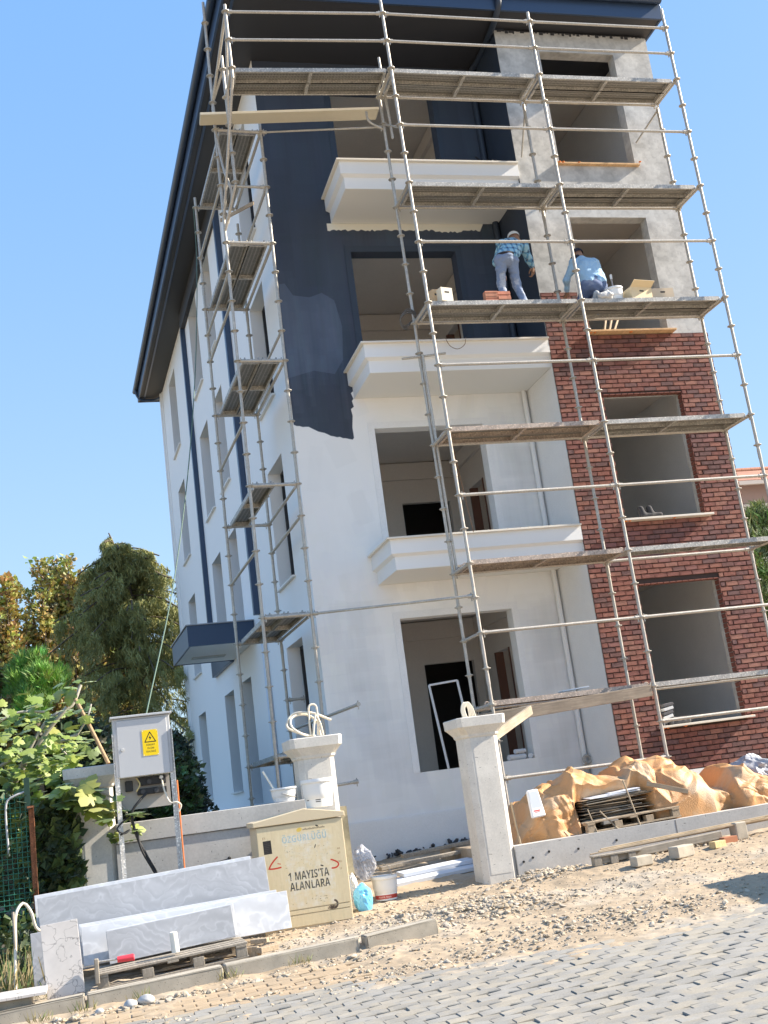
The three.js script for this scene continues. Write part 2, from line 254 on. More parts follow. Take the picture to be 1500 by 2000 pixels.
// -- balconies: moulded slabs that fill the recess
{
  const prism = (x0, x1, y0, y1, z0, z1, X0, Z1) => { // a slab whose left end and front lean out from (x0, z1) at the bottom to (X0, Z1) at the top
    const s = [[x0, y0, z0], [x1, y0, z0], [x1, y0, z1], [x0, y0, z1], [X0, y1, z0], [x1, y1, z0], [x1, y1, Z1], [X0, y1, Z1]];
    const f = [[0, 1, 2], [0, 2, 3], [4, 6, 5], [4, 7, 6], [3, 2, 6], [3, 6, 7], [0, 3, 7], [0, 7, 4], [1, 5, 6], [1, 6, 2], [0, 4, 5], [0, 5, 1]];
    const g = new THREE.BufferGeometry(); g.setAttribute('position', new THREE.Float32BufferAttribute(f.flat().flatMap(i => s[i]), 3)); g.computeVertexNormals(); return buv(g);
  };
  const white = std({ color: lin(0.82, 0.82, 0.81), roughness: 0.7, bumpMap: rep(T.fine, 0.5), bumpScale: 0.001 });
  const creamy = std({ color: lin(0.80, 0.79, 0.75), roughness: 0.85 });
  [4.73, 7.90, 11.12].forEach((y, i) => {
    const b = mesh('balcony', merge([prism(-0.68, XR - 0.002, y + 0.003, y + 0.20, ZW + 0.002, -1.262, -0.68, -1.262), prism(-0.68, XR - 0.002, y + 0.20, y + 0.235, ZW + 0.002, -1.262, -0.745, -1.19), prism(-0.745, XR - 0.002, y + 0.235, y + 0.455, ZW + 0.002, -1.19, -0.745, -1.19)]), white, building);
    mesh('soffit', bx(-0.676, XR - 0.004, y - 0.004, y + 0.003, ZW + 0.004, -1.266), creamy, b);
    const cap = mesh('coping', merge([rb(-0.80, XR - 0.01, y + 0.455, y + 0.485, ZW + 0.002, -1.13, 0.004)]), sillMat, b);
    for (let k = 0; k < 9; k++) { const g = new THREE.IcosahedronGeometry(rr(0.010, 0.022), 0); const o = mesh('mortar_lump', g, i === 1 && k > 5 ? foam : M.conc, cap); o.position.set(rr(-0.7, 2.3), y + 0.488, rr(-1.2, -1.14)); o.scale.y = 0.6; }
  });
}
// -- side facade with its window openings
const colA = [13.35, 14.8], colB = [8.5, 9.9], colC = [6.2, 7.35], colD = [1.12, 2.42];
{
  const holes = [];
  const cols = [colA, colB, colC, colD];
  cols.forEach((c, ci) => winY.forEach(([a, b], f) => holes.push([-c[1], -c[0], ci === 2 && f === 0 ? 1.62 : a, b])));
  mesh('side_wall', side(wallShape(rect(-LEN, 0, 0.9, SOF - 0.004), holes, 0.30)), M.white, building);
  const sm = std({ color: lin(0.80, 0.77, 0.72), roughness: 0.5 });
  cols.forEach((c, ci) => winY.forEach(([a, b], f) => {
    if (!(ci === 2 && f === 0)) { const s = mesh('window_sill', side(rb(-c[1] - 0.05, -c[0] + 0.05, a - 0.03, a + 0.004, -0.29, 0.06, 0.004)), sm, building); }
    const fr = mesh('window_frame', side(merge([bx(-c[1] + 0.001, -c[1] + 0.05, a, b, -0.295, -0.235), bx(-c[0] - 0.05, -c[0] - 0.001, a, b, -0.295, -0.235), bx(-c[1] + 0.05, -c[0] - 0.05, b - 0.05, b - 0.001, -0.295, -0.235)])), M.soffit, building);
    if (ci === 2 && f === 0) mesh('door_leaf', side(merge([bx(-c[1] + 0.05, -c[0] - 0.05, 1.63, b - 0.05, -0.29, -0.25), bx(-c[0] - 0.14, -c[0] - 0.11, 2.5, 2.9, -0.25, -0.20)])), M.darkpaint, fr);
  }));
  // two dark fins joined by bands at top and bottom
  const fin = (s, y0, y1) => mesh('facade_fin', side(rb(-s - 0.14, -s, y0, y1, 0.002, 0.12, 0.006)), M.fascia, building);
  fin(4.45, 5.17, SOF - 0.01); fin(10.62, 5.17, SOF - 0.45);
  mesh('facade_band', side(rb(-10.76, -4.6, SOF - 0.45, SOF - 0.01, 0.002, 0.112, 0.006)), M.soffit, building);
  mesh('facade_band', side(rb(-10.9, -8.05, 4.75, 5.16, 0.002, 0.10, 0.006)), M.fascia, building);
  // entrance canopy
  const can = mesh('entrance_canopy', side(merge([bx(-8.0, -5.2, 4.76, 5.17, 1.30, 1.34), bx(-5.24, -5.2, 4.76, 5.17, 0.01, 1.30), bx(-8.0, -7.96, 4.76, 5.17, 0.01, 1.30)])), M.fascia, building);
  mesh('canopy_slab', side(bx(-7.96, -5.24, 4.775, 5.15, 0.01, 1.30)), M.white, can);
  mesh('canopy_coping', side(rb(-8.03, -5.17, 5.172, 5.195, 0.01, 1.37, 0.004)), std({ color: lin(0.35, 0.36, 0.38), roughness: 0.4, metalness: 0.4 }), can);
  mesh('canopy_lamp', side(rb(-7.2, -6.9, 4.755, 4.774, 0.35, 1.05, 0.004)), std({ color: lin(0.55, 0.55, 0.52) }), can);
  // white rainwater pipe and the ledge at the foot of the facade
  mesh('rainwater_pipe', side(rod(V(-4.15, 1.6, 0.06), V(-4.15, 4.9, 0.06), 0.05, 12)), std({ color: lin(0.62, 0.68, 0.78), roughness: 0.4 }), building);
  mesh('foot_ledge', side(rb(-16.4, -4.6, 1.40, 1.60, 0.003, 0.35, 0.01)), M.conc, building);
  mesh('cellar_window', side(bx(-16.0, -14.9, 1.66, 1.86, 0.003, 0.02)), M.soffit, building);
  mesh('corner_trim', side(rb(-16.53, -16.40, 1.6, SOF - 0.01, 0.002, 0.03, 0.003)), M.white, building);
}
// -- floors, partitions and rooms seen through the openings
{
  FL.concat([SOF + 0.2]).forEach((y, i) => mesh('floor_slab', bx(XL + 0.32, XE - 0.23, y - 0.22, y, ZW - LEN + 0.1, ZW - 0.252), M.room, building));
  FL.forEach((y, i) => {
    mesh('floor_slab', bx(XR + 0.21, XE - 0.23, y - 0.22, y, ZW - 0.25, ZB - 0.25), M.room, building);
    const t = (i < 3 ? FL[i + 1] - 0.22 : SOF - 0.02), h = 2.15;
    const dz = ZW - 3.6, PX = 2.15;
    // back wall of the front rooms with a doorway in each
    mesh('partition', wallShape(rect(XL + 0.33, XE - 0.24, y + 0.001, t - 0.001), [[1.0, 2.0, y + 0.001, y + h]], 0.12).translate(0, 0, dz), M.room, building);
    mesh('partition', merge([bx(PX, PX + 0.14, y + 0.001, t - 0.001, dz + 0.001, dz + 0.8), bx(PX, PX + 0.14, y + 0.001, t - 0.001, dz + 1.6, ZW - 0.254), bx(PX, PX + 0.14, y + h, t - 0.001, dz + 0.8, dz + 1.6)]), M.room, building);
    mesh('ceiling_cornice', merge([bx(XL + 0.34, PX - 0.01, t - 0.36, t - 0.02, dz + 0.001, dz + 0.07), bx(PX - 0.08, PX - 0.005, t - 0.30, t - 0.02, dz + 0.08, ZW - 0.26)]), M.room, building);
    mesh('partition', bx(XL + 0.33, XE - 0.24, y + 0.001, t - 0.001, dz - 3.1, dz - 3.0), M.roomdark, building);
    // door lining of raw timber beside the right jamb
    mesh('door_lining', merge([bx(PX - 0.01, PX + 0.15, y + 0.002, y + h, dz + 1.54, dz + 1.6), bx(PX - 0.01, PX + 0.15, y + 0.002, y + h, dz + 0.8, dz + 0.86)]), std({ color: lin(0.16, 0.075, 0.05) }), building);
  });
}
// -- roof: soffit, fascia, gutter and hipped tiles
{
  const ex = -0.67;
  const corner = (s, o) => V(0, 0, 0).set(-s, 0, o).applyMatrix4(LF); // x, z of a point beside the side facade
  const a = V(-2.43, 0, -0.75), b = V(5.46, 0, -0.75), c = V(5.46, 0, ZW - LEN - 0.8), d = corner(LEN + 0.75, 0.66);
  const sh = new THREE.Shape([a, b, c, d].map(p => new THREE.Vector2(p.x, -p.z)));
  const slab = new THREE.ExtrudeGeometry(sh, { depth: 0.05, bevelEnabled: false }).rotateX(-Math.PI / 2).translate(0, SOF, 0);
  const roof = mesh('roof', buv(slab), M.soffit, building);
  const edge = (p, q, y0, y1, t, name, m) => mesh(name, bar(p.clone().setY((y0 + y1) / 2), q.clone().setY((y0 + y1) / 2), t, y1 - y0), m, roof);
  edge(a.clone().add(V(-0.02, 0, 0)), b.clone().add(V(0.03, 0, 0)), SOF - 0.02, SOF + 0.36, 0.04, 'fascia_board', M.fascia);
  edge(a, d, SOF - 0.02, SOF + 0.36, 0.04, 'fascia_board', M.fascia);
  edge(d, c, SOF - 0.02, SOF + 0.36, 0.04, 'fascia_board', M.fascia);
  edge(b, c, SOF - 0.02, SOF + 0.36, 0.04, 'fascia_board', M.fascia);
  const gut = (p, q, out) => mesh('gutter', rod(p.clone().add(out).setY(SOF + 0.33), q.clone().add(out).setY(SOF + 0.33), 0.075, 12), M.fascia, roof);
  gut(a, d, V(-0.09, 0, 0)); gut(a, b, V(0, 0, 0.09));
  mesh('gutter', tube([corner(LEN + 0.4, 0.76).setY(SOF + 0.28), corner(LEN + 0.42, 0.72).setY(SOF + 0.1), corner(LEN + 0.42, 0.62).setY(SOF - 0.04), corner(LEN + 0.42, 0.2).setY(SOF - 0.07), corner(LEN + 0.1, 0.06).setY(SOF - 0.12)], 0.045, 20, 8), M.fascia, roof);
  mesh('soffit_rib', merge([bar(a.clone().add(V(0.16, 0, -0.1)).setY(SOF - 0.012), d.clone().add(V(0.16, 0, 0.1)).setY(SOF - 0.012), 0.05, 0.024)]), M.fascia, roof);
  const top = (p, k) => p.clone().lerp(V(1.5, 0, -10), k);
  const vs = [a, b, c, d].map(p => p.clone().setY(SOF + 0.36)), rg = [V(1.4, 16.3, -5), V(1.4, 16.3, -15)];
  const f = [[vs[0], vs[1], rg[0]], [vs[1], vs[2], rg[1]], [vs[1], rg[1], rg[0]], [vs[2], vs[3], rg[1]], [vs[3], vs[0], rg[0]], [vs[3], rg[0], rg[1]]];
  const g = new THREE.BufferGeometry(); g.setAttribute('position', new THREE.Float32BufferAttribute(f.flat().flatMap(p => [p.x, p.y, p.z]), 3)); g.computeVertexNormals();
  mesh('roof_tiles', buv(g), std({ color: lin(0.28, 0.10, 0.06), side: THREE.DoubleSide }), roof);
}
// ================================================================ scaffolding (rings every half metre; level k counts down from the top ring at 13.5 m)
const LY = k => 13.5 - 0.5 * k;
const posts = { A: [0, 0, -0.05, 0.0045], B: [2.5, 0, -0.025, 0.0022], C: [5, 0.02, -0.022, 0.0032], Ai: [0, -0.76, -0.05, 0.0045], Bi: [2.5, -0.75, -0.02, 0.0015], Ci: [5, -0.72, -0.015, 0.0015],
  L: [-2.54, -0.15, 0, 0], Q: [-2.54, -0.9, 0, 0], P1: [-1.986, -1.391, 0.055, -0.005], P2: [-2.727, -1.357, 0.05, -0.0045], P3: [-2.064, -3.882, 0.03, -0.0025], P4: [-2.803, -3.84, 0.03, -0.0028] };
const sideDY = 0.20; // the side scaffold stands a little higher
const at = (n, k) => { const [x, z, a, b] = posts[n]; return V(x + a + b * k, LY(k) + (n[0] === 'P' ? sideDY : 0), z); };
const rosG = merge([new THREE.CylinderGeometry(0.062, 0.062, 0.010, 14), new THREE.CylinderGeometry(0.033, 0.033, 0.05, 10)]);
function standard(par, n, k0, k1, ringFrom, ringTo) {
  const o = mesh('standard', rod(at(n, k1), at(n, k0), 0.0242, 12), M.steel, par);
  for (let k = Math.ceil(ringFrom ?? k0 + 0.1); k <= (ringTo ?? k1); k++) { const q = mesh('rosette', rosG, M.steel, o); q.position.copy(at(n, k)); }
  for (let k = Math.ceil(k0) + 3; k < k1; k += 6) mesh('spigot_joint', rod(at(n, k + 0.45), at(n, k + 0.15), 0.028, 12), M.steel, o);
  return o;
}
const head = (p, d) => [rod(p.clone().addScaledVector(d, 0.03), p.clone().addScaledVector(d, 0.10), 0.031, 8), bx(-0.006, 0.006, -0.07, 0.05, -0.012, 0.012).translate(p.x + d.x * 0.05, p.y, p.z + d.z * 0.05)];
function ledger(par, p, q, name = 'ledger', r = 0.0235) { const d = q.clone().sub(p).normalize(); return mesh(name, merge([rod(p.clone().addScaledVector(d, 0.04), q.clone().addScaledVector(d, -0.04), r, 10), ...head(p, d), ...head(q, d.clone().negate())]), M.steel, par); }
// pressed steel plank: slotted top sheet with turned-down sides and cross ribs underneath
const slotTex = canvasTex(512, 128, (c, w, h) => {
  c.fillStyle = 'rgb(150,147,140)'; c.fillRect(0, 0, w, h);
  for (let i = 0; i < 500; i++) { const k = rr(90, 200); c.fillStyle = `rgba(${k},${k - 4},${k - 12},${rr(0.1, 0.4)})`; c.fillRect(rnd() * w, rnd() * h, rr(2, 30), rr(1, 8)); }
  c.fillStyle = 'rgb(38,36,34)'; for (let x = 6; x < w; x += 16) for (let y = 8; y < h; y += 24) c.fillRect(x + ((y / 24 | 0) % 2) * 8, y, 6, 15);
});
const plankTex = std({ map: slotTex, roughness: 0.6, metalness: 0.25 }), plankSide = std({ map: rep(T.steel, 0.5), color: lin(1.05, 1.03, 0.98), roughness: 0.55, metalness: 0.2 });
const plankRed = std({ map: rep(T.steel, 0.5), color: lin(1.05, 0.88, 0.76), roughness: 0.7, metalness: 0.1 });
function plank(par, L, w, m = plankSide) { // along x from 0 to L, centred on z, top at y = 0
  const g = merge([bx(0.03, L - 0.03, -0.068, 0, -w / 2, -w / 2 + 0.004), bx(0.03, L - 0.03, -0.068, 0, w / 2 - 0.004, w / 2), bx(0.03, L - 0.03, -0.068, -0.064, -w / 2 + 0.004, -w / 2 + 0.03), bx(0.03, L - 0.03, -0.068, -0.064, w / 2 - 0.03, w / 2 - 0.004), bx(0.02, 0.06, -0.075, -0.005, -w / 2 + 0.005, w / 2 - 0.005), bx(L - 0.06, L - 0.02, -0.075, -0.005, -w / 2 + 0.005, w / 2 - 0.005), bx(L / 2 - 0.025, L / 2 + 0.025, -0.07, -0.006, -w / 2 + 0.005, w / 2 - 0.005)]);
  const o = mesh('deck_plank', g, m, par);
  const s = bx(0.06, L - 0.06, -0.005, 0.001, -w / 2 + 0.004, w / 2 - 0.004), p = s.attributes.position, uv = s.attributes.uv; for (let i = 0; i < p.count; i++) uv.setXY(i, p.getX(i) / 0.75, (p.getZ(i) + w / 2) / w); slotted(s); mesh('slotted_sheet', s, plankTex, o);
  for (const e of [0.02, L - 0.02]) for (const z of [-w / 3, w / 3]) mesh('plank_hook', merge([new THREE.TorusGeometry(0.034, 0.009, 6, 10, Math.PI).translate(e, -0.02, z)]), m, o);
  return o;
}
slotTex.wrapS = slotTex.wrapT = THREE.RepeatWrapping; function slotted() { }
function deck(par, a, b, ai, bi, n = 2, m) { // planks between the posts a-b (outer) and ai-bi (inner)
  const L = a.distanceTo(b), dir = b.clone().sub(a).normalize(), inn = ai.clone().sub(a).normalize(), up = V(0, 1, 0), W = a.distanceTo(ai);
  const z = dir.clone().cross(up), w = 0.32;
  for (let i = 0; i < n; i++) {
    const o = plank(par, L - 0.06, w, Array.isArray(m) ? m[i] : m), off = 0.07 + w / 2 + i * ((W - 0.14 - w));
    o.applyMatrix4(new THREE.Matrix4().makeBasis(dir, up, z).setPosition(a.clone().addScaledVector(dir, 0.03).addScaledVector(inn, off).add(V(0, 0.055, 0))));
  }
}
const front = thing('scaffolding', 'tall steel scaffolding in front of the balconies and the brick wall', 'scaffolding', 'scaffolding round the building');
{
  const P = front;
  standard(P, 'A', -0.9, 25.4); standard(P, 'B', -0.35, 25.6); standard(P, 'C', -0.75, 25.6);
  standard(P, 'Ai', 1.7, 25.4); standard(P, 'Bi', 2.1, 25.6); standard(P, 'Ci', 2.1, 25.6);
  mesh('standard', rod(at('A', 3).add(V(0.10, -0.3, -0.7)), at('A', 0.6).add(V(0.07, 0, -0.7)), 0.022, 10), M.steel, P);
  standard(P, 'L', -0.25, 2.35); standard(P, 'Q', 0.5, 5.1);
  for (const k of [0, 1]) { ledger(P, at('L', k), at('A', k), 'guard_rail'); }
  for (const k of [0, 1, 4, 8, 12, 16, 20]) { ledger(P, at('A', k), at('B', k), 'guard_rail'); ledger(P, at('B', k), at('C', k), 'guard_rail'); if (k === 4) continue; }
  ledger(P, at('A', 24), at('B', 24)); ledger(P, at('B', 23), at('C', 23)); ledger(P, at('P1', 19), at('A', 19).add(V(0, 0.03, 0)), 'guard_rail', 0.02); ledger(P, at('P1', 3), at('Ai', 3.1), 'guard_rail', 0.016);
  ledger(P, at('A', 20), at('Ai', 20), 'transom');
  const cols = [undefined, undefined, undefined, plankRed, undefined, plankRed];
  [2, 6, 10, 14, 18, 22].forEach((k, i) => {
    for (const [u, v] of [['A', 'Ai'], ['B', 'Bi'], ['C', 'Ci']]) ledger(P, at(u, k), at(v, k), 'transom', 0.026);
    if (k < 22) { deck(P, at('A', k), at('B', k), at('Ai', k), at('Bi', k), 2, k === 14 || k === 18 ? plankRed : plankSide); deck(P, at('B', k), at('C', k), at('Bi', k), at('Ci', k), k === 18 ? 1 : 2, plankSide); }
    ledger(P, at('Ai', k), at('Bi', k)); ledger(P, at('Bi', k), at('Ci', k));
  });
  deck(P, at('A', 22), at('B', 22), at('Ai', 22), at('Bi', 22), 1, plankRed); deck(P, at('B', 22), at('C', 22), at('Bi', 22), at('Ci', 22), 1, plankSide);
  deck(P, at('L', 2), at('A', 2), at('Q', 2), at('Ai', 2), 2, plankSide); ledger(P, at('L', 2), at('Q', 2), 'transom', 0.026);
  // stays that carry the overhanging corner
  mesh('stay', rod(at('L', 2.3), at('P2', 6.2), 0.024, 10), M.steel, P); mesh('stay', rod(at('Q', 5.1), at('P2', 6.6), 0.024, 10), M.steel, P);
  mesh('stay', rod(at('L', 0), at('P2', 2), 0.024, 10), M.steel, P); mesh('stay', rod(at('Q', 1), at('P2', 2), 0.024, 10), M.steel, P);
  mesh('stay', rod(at('L', 0.1), at('Q', 2.9), 0.022, 10), M.steel, P); mesh('stay', tube([at('P2', 3), V(-2.65, 11.4, -1.2), V(-2.58, 10.9, -1.1), V(-2.66, 10.5, -1.3)], 0.022, 16, 8), M.steel, P);
  // bracket on the inner post and short braces
  mesh('bracket', tube([at('Ai', 3.2), at('Ai', 3.1).add(V(-0.25, 0.09, 0.02)), at('Ai', 2.9).add(V(-0.27, 0.16, 0.02))], 0.02, 14, 8), M.steel, P);
  mesh('stay', rod(at('Ai', 3), at('A', 4.1), 0.018, 8), M.steel, P); mesh('stay', rod(at('Bi', 2.4), at('Bi', 3.0).add(V(0, -0.3, -0.42)), 0.016, 8), M.steel, P); mesh('stay', rod(at('Ci', 2.2), at('Ci', 3).add(V(-0.3, 0, -0.4)), 0.016, 8), M.steel, P);
  mesh('wall_tie', rod(V(-0.3, 7.9, -0.72), V(0.42, 7.98, -0.74), 0.02, 8), M.steel, P); mesh('standard', rod(V(0.03, 7.95, -0.70), at('Ai', 18).add(V(0.06, 0, 0)), 0.022, 10), M.steel, P);
  for (const n of ['A', 'B', 'C', 'Ai', 'Bi', 'Ci']) mesh('base_jack', merge([rod(at(n, 25.3), at(n, 25.3).setY(0.62), 0.017, 8), bx(-0.07, 0.07, 0, 0.012, -0.07, 0.07).translate(at(n, 25.3).x, 0.60, posts[n][1])]), M.steel, P);
}
const leftS = thing('scaffolding', 'narrow steel scaffolding tower against the white side facade', 'scaffolding', 'scaffolding round the building');
{
  const P = leftS;
  standard(P, 'P1', 2.4, 24.6); standard(P, 'P2', -1.8, 24.6, -1); standard(P, 'P3', 3.6, 24.6); standard(P, 'P4', 2.6, 24.6);
  for (const k of [3, 7, 11, 15, 19, 23]) {
    ledger(P, at('P2', k), at('P1', k), 'transom', 0.026); ledger(P, at('P4', k), at('P3', k), 'transom', 0.026);
    deck(P, at('P2', k), at('P4', k), at('P1', k), at('P3', k), k === 15 ? 1 : 2);
    ledger(P, at('P1', k), at('P3', k));
  }
  ledger(P, at('P1', 5), at('P2', 5), 'transom'); ledger(P, at('P1', 22).add(V(0.35, 0.05, 0.9)), at('P3', 22), 'transom', 0.024);
  for (const k of [5, 8, 9, 13, 17]) ledger(P, at('P2', k), at('P4', k), 'guard_rail');
  for (const k of [5, 10, 16]) ledger(P, at('P1', k), at('P3', k), 'guard_rail');
  ledger(P, at('P3', 21), at('P3', 21).add(V(0.33, 0, 0.02)), 'wall_tie'); ledger(P, at('P1', 24).add(V(-0.2, 0, 0)), at('P1', 24).add(V(0.45, 0.03, 0)), 'wall_tie');
  for (const n of ['P1', 'P2', 'P3', 'P4']) mesh('base_jack', merge([rod(at(n, 24.5), at(n, 24.5).setY(n === 'P1' ? 0.55 : 1.47), 0.017, 8), bx(-0.07, 0.07, 0, 0.012, -0.07, 0.07).translate(at(n, 24.5).x, n === 'P1' ? 0.55 : 1.47, posts[n][1])]), M.steel, P);
}
single('timber_board', merge([bar(V(-2.95, 12.28, -1.18), V(-0.04, 12.36, -1.0), 0.30, 0.045)]), std({ map: rep(T.plaster, 0.8), color: lin(0.80, 0.72, 0.56) }), 'long pale timber board lying on the scaffold below the top left deck', 'board');
single('timber_board', merge([bar(V(-2.62, 11.05, -2.2), V(-2.2, 10.9, -1.36), 0.02, 0.06)]), std({ map: rep(T.wood, 0.9) }), 'thin pale batten leaning on the scaffold beside the side facade', 'board');
// ================================================================ ground, road, pavement
const nz = (x, z, per, oct, s) => fbm((x / 16 + 100) % 1, (z / 16 + 100) % 1, per, oct, s);
const paverEdge = x => { const P = [[-9, 5.3], [-6, 5.5], [-4.86, 5.74], [-4.28, 5.76], [-3.51, 5.93], [-2.96, 6.13], [-2.37, 6.25], [-1.81, 6.40], [-1.15, 6.42], [-0.65, 6.36], [0, 6.38], [30, 6.4]]; for (let i = 1; i < P.length; i++) if (x < P[i][0]) return lerp(P[i - 1][1], P[i][1], (x - P[i - 1][0]) / (P[i][0] - P[i - 1][0])); return 6.4; };
const heap = (x, z, cx, cz, rx, rz, h) => h * Math.exp(-(((x - cx) / rx) ** 2) - ((z - cz) / rz) ** 2);
const behind = (x, z) => z < 1.95 && x > -0.75; // filled yard behind the low wall is its own sheet
function dirtY(x, z) {
  let y = gh(x, z);
  const near = smooth(11, 8.5, Math.hypot(x + 2.5, z - 4));
  const e = z - paverEdge(x), inPave = smooth(0.02, 0.30, e + 0.55 * (nz(x, z, 40, 3, 301) - 0.5));
  let n = 0.055 * (nz(x, z, 12, 3, 311) - 0.5) + 0.05 * (nz(x, z, 64, 4, 317) - 0.5) + 0.022 * (nz(x, z, 256, 2, 331) - 0.5);
  n += heap(x, z, -1.6, 3.5, 0.6, 0.45, 0.05) + heap(x, z, 0.0, 2.7, 1.2, 0.3, 0.05) + heap(x, z, -2.2, 5.0, 0.9, 0.3, 0.03) + heap(x, z, -0.5, 2.35, 0.35, 0.3, 0.07) + heap(x, z, 1.4, 2.6, 1.6, 0.4, 0.03);
  y += lerp(n, 0.3 * n - 0.028, inPave) * near;
  if (z > 4.5 && z < 5.9 && x < -3.2) y -= 0.011 * smooth(4.5, 4.65, z) * smooth(-3.2, -3.5, x) * near; // pavement slips show through along the kerb
  if (z > 2.2 && z < 4.4 && x < -2.3) y += 0.03 * smooth(4.4, 4.25, z) * near;
  if (Math.hypot(x, z) > 16) y = lerp(y, 0.15, smooth(16, 30, Math.hypot(x, z)));
  return y;
}
T.dirt = tex((u, v) => { const a = fbm(u, v, 6, 6, 201), b = vn(u, v, 128, 203), c = fbm(u, v, 3, 4, 207); let k = 0.62 + 0.62 * a + 0.22 * (b - 0.5); const base = c > 0.52 ? [0.47, 0.385, 0.285] : [0.50, 0.43, 0.335]; const w = smooth(0.42, 0.62, c); return tone([lerp(0.42, 0.445, w), lerp(0.325, 0.375, w), lerp(0.218, 0.285, w)], k * 0.97); }, { size: 1024 });
M.dirt = std({ map: rep(T.dirt, 2.6), bumpMap: rep(T.dirt, 0.9), bumpScale: 0.006, roughness: 0.97 });
{
  const line = (lo, hi, a, b, step) => { const r = []; let v = lo; for (const [e, s] of [[a, null], [b, step], [hi, null]]) { while (v < e - 1e-6) { r.push(v); v += s ?? Math.max(0.2, Math.min(8, (v < a ? a - v : v - b) * 0.3 + 0.2)); } v = e; } r.push(hi); return r; };
  const xs = line(-160, 160, -6.8, 3.2, 0.03), zs = line(-160, 90, 1.6, 9.4, 0.03);
  const nx = xs.length, p = new Float32Array(nx * zs.length * 3), uv = new Float32Array(nx * zs.length * 2), idx = [];
  zs.forEach((z, j) => xs.forEach((x, i) => { const o = j * nx + i; p.set([x, dirtY(x, z), z], o * 3); uv.set([x, z], o * 2); if (i && j) idx.push(o, o - nx, o - nx - 1, o, o - nx - 1, o - 1); }));
  const g = new THREE.BufferGeometry(); g.setAttribute('position', new THREE.BufferAttribute(p, 3)); g.setAttribute('uv', new THREE.BufferAttribute(uv, 2)); g.setIndex(idx); g.computeVertexNormals();
  struct('ground', g, M.dirt);
}
// filled yard behind the low wall, raised garden behind the tall wall
struct('yard_fill', bx(-0.62, 9, 0.3, 0.68, -1.19, 1.86), M.dirt);
struct('garden_terrace', bx(-40, -2.55, 0.2, 1.44, -60, 1.84), std({ map: rep(T.dirt, 2.6), color: lin(0.9, 0.95, 0.85) }));

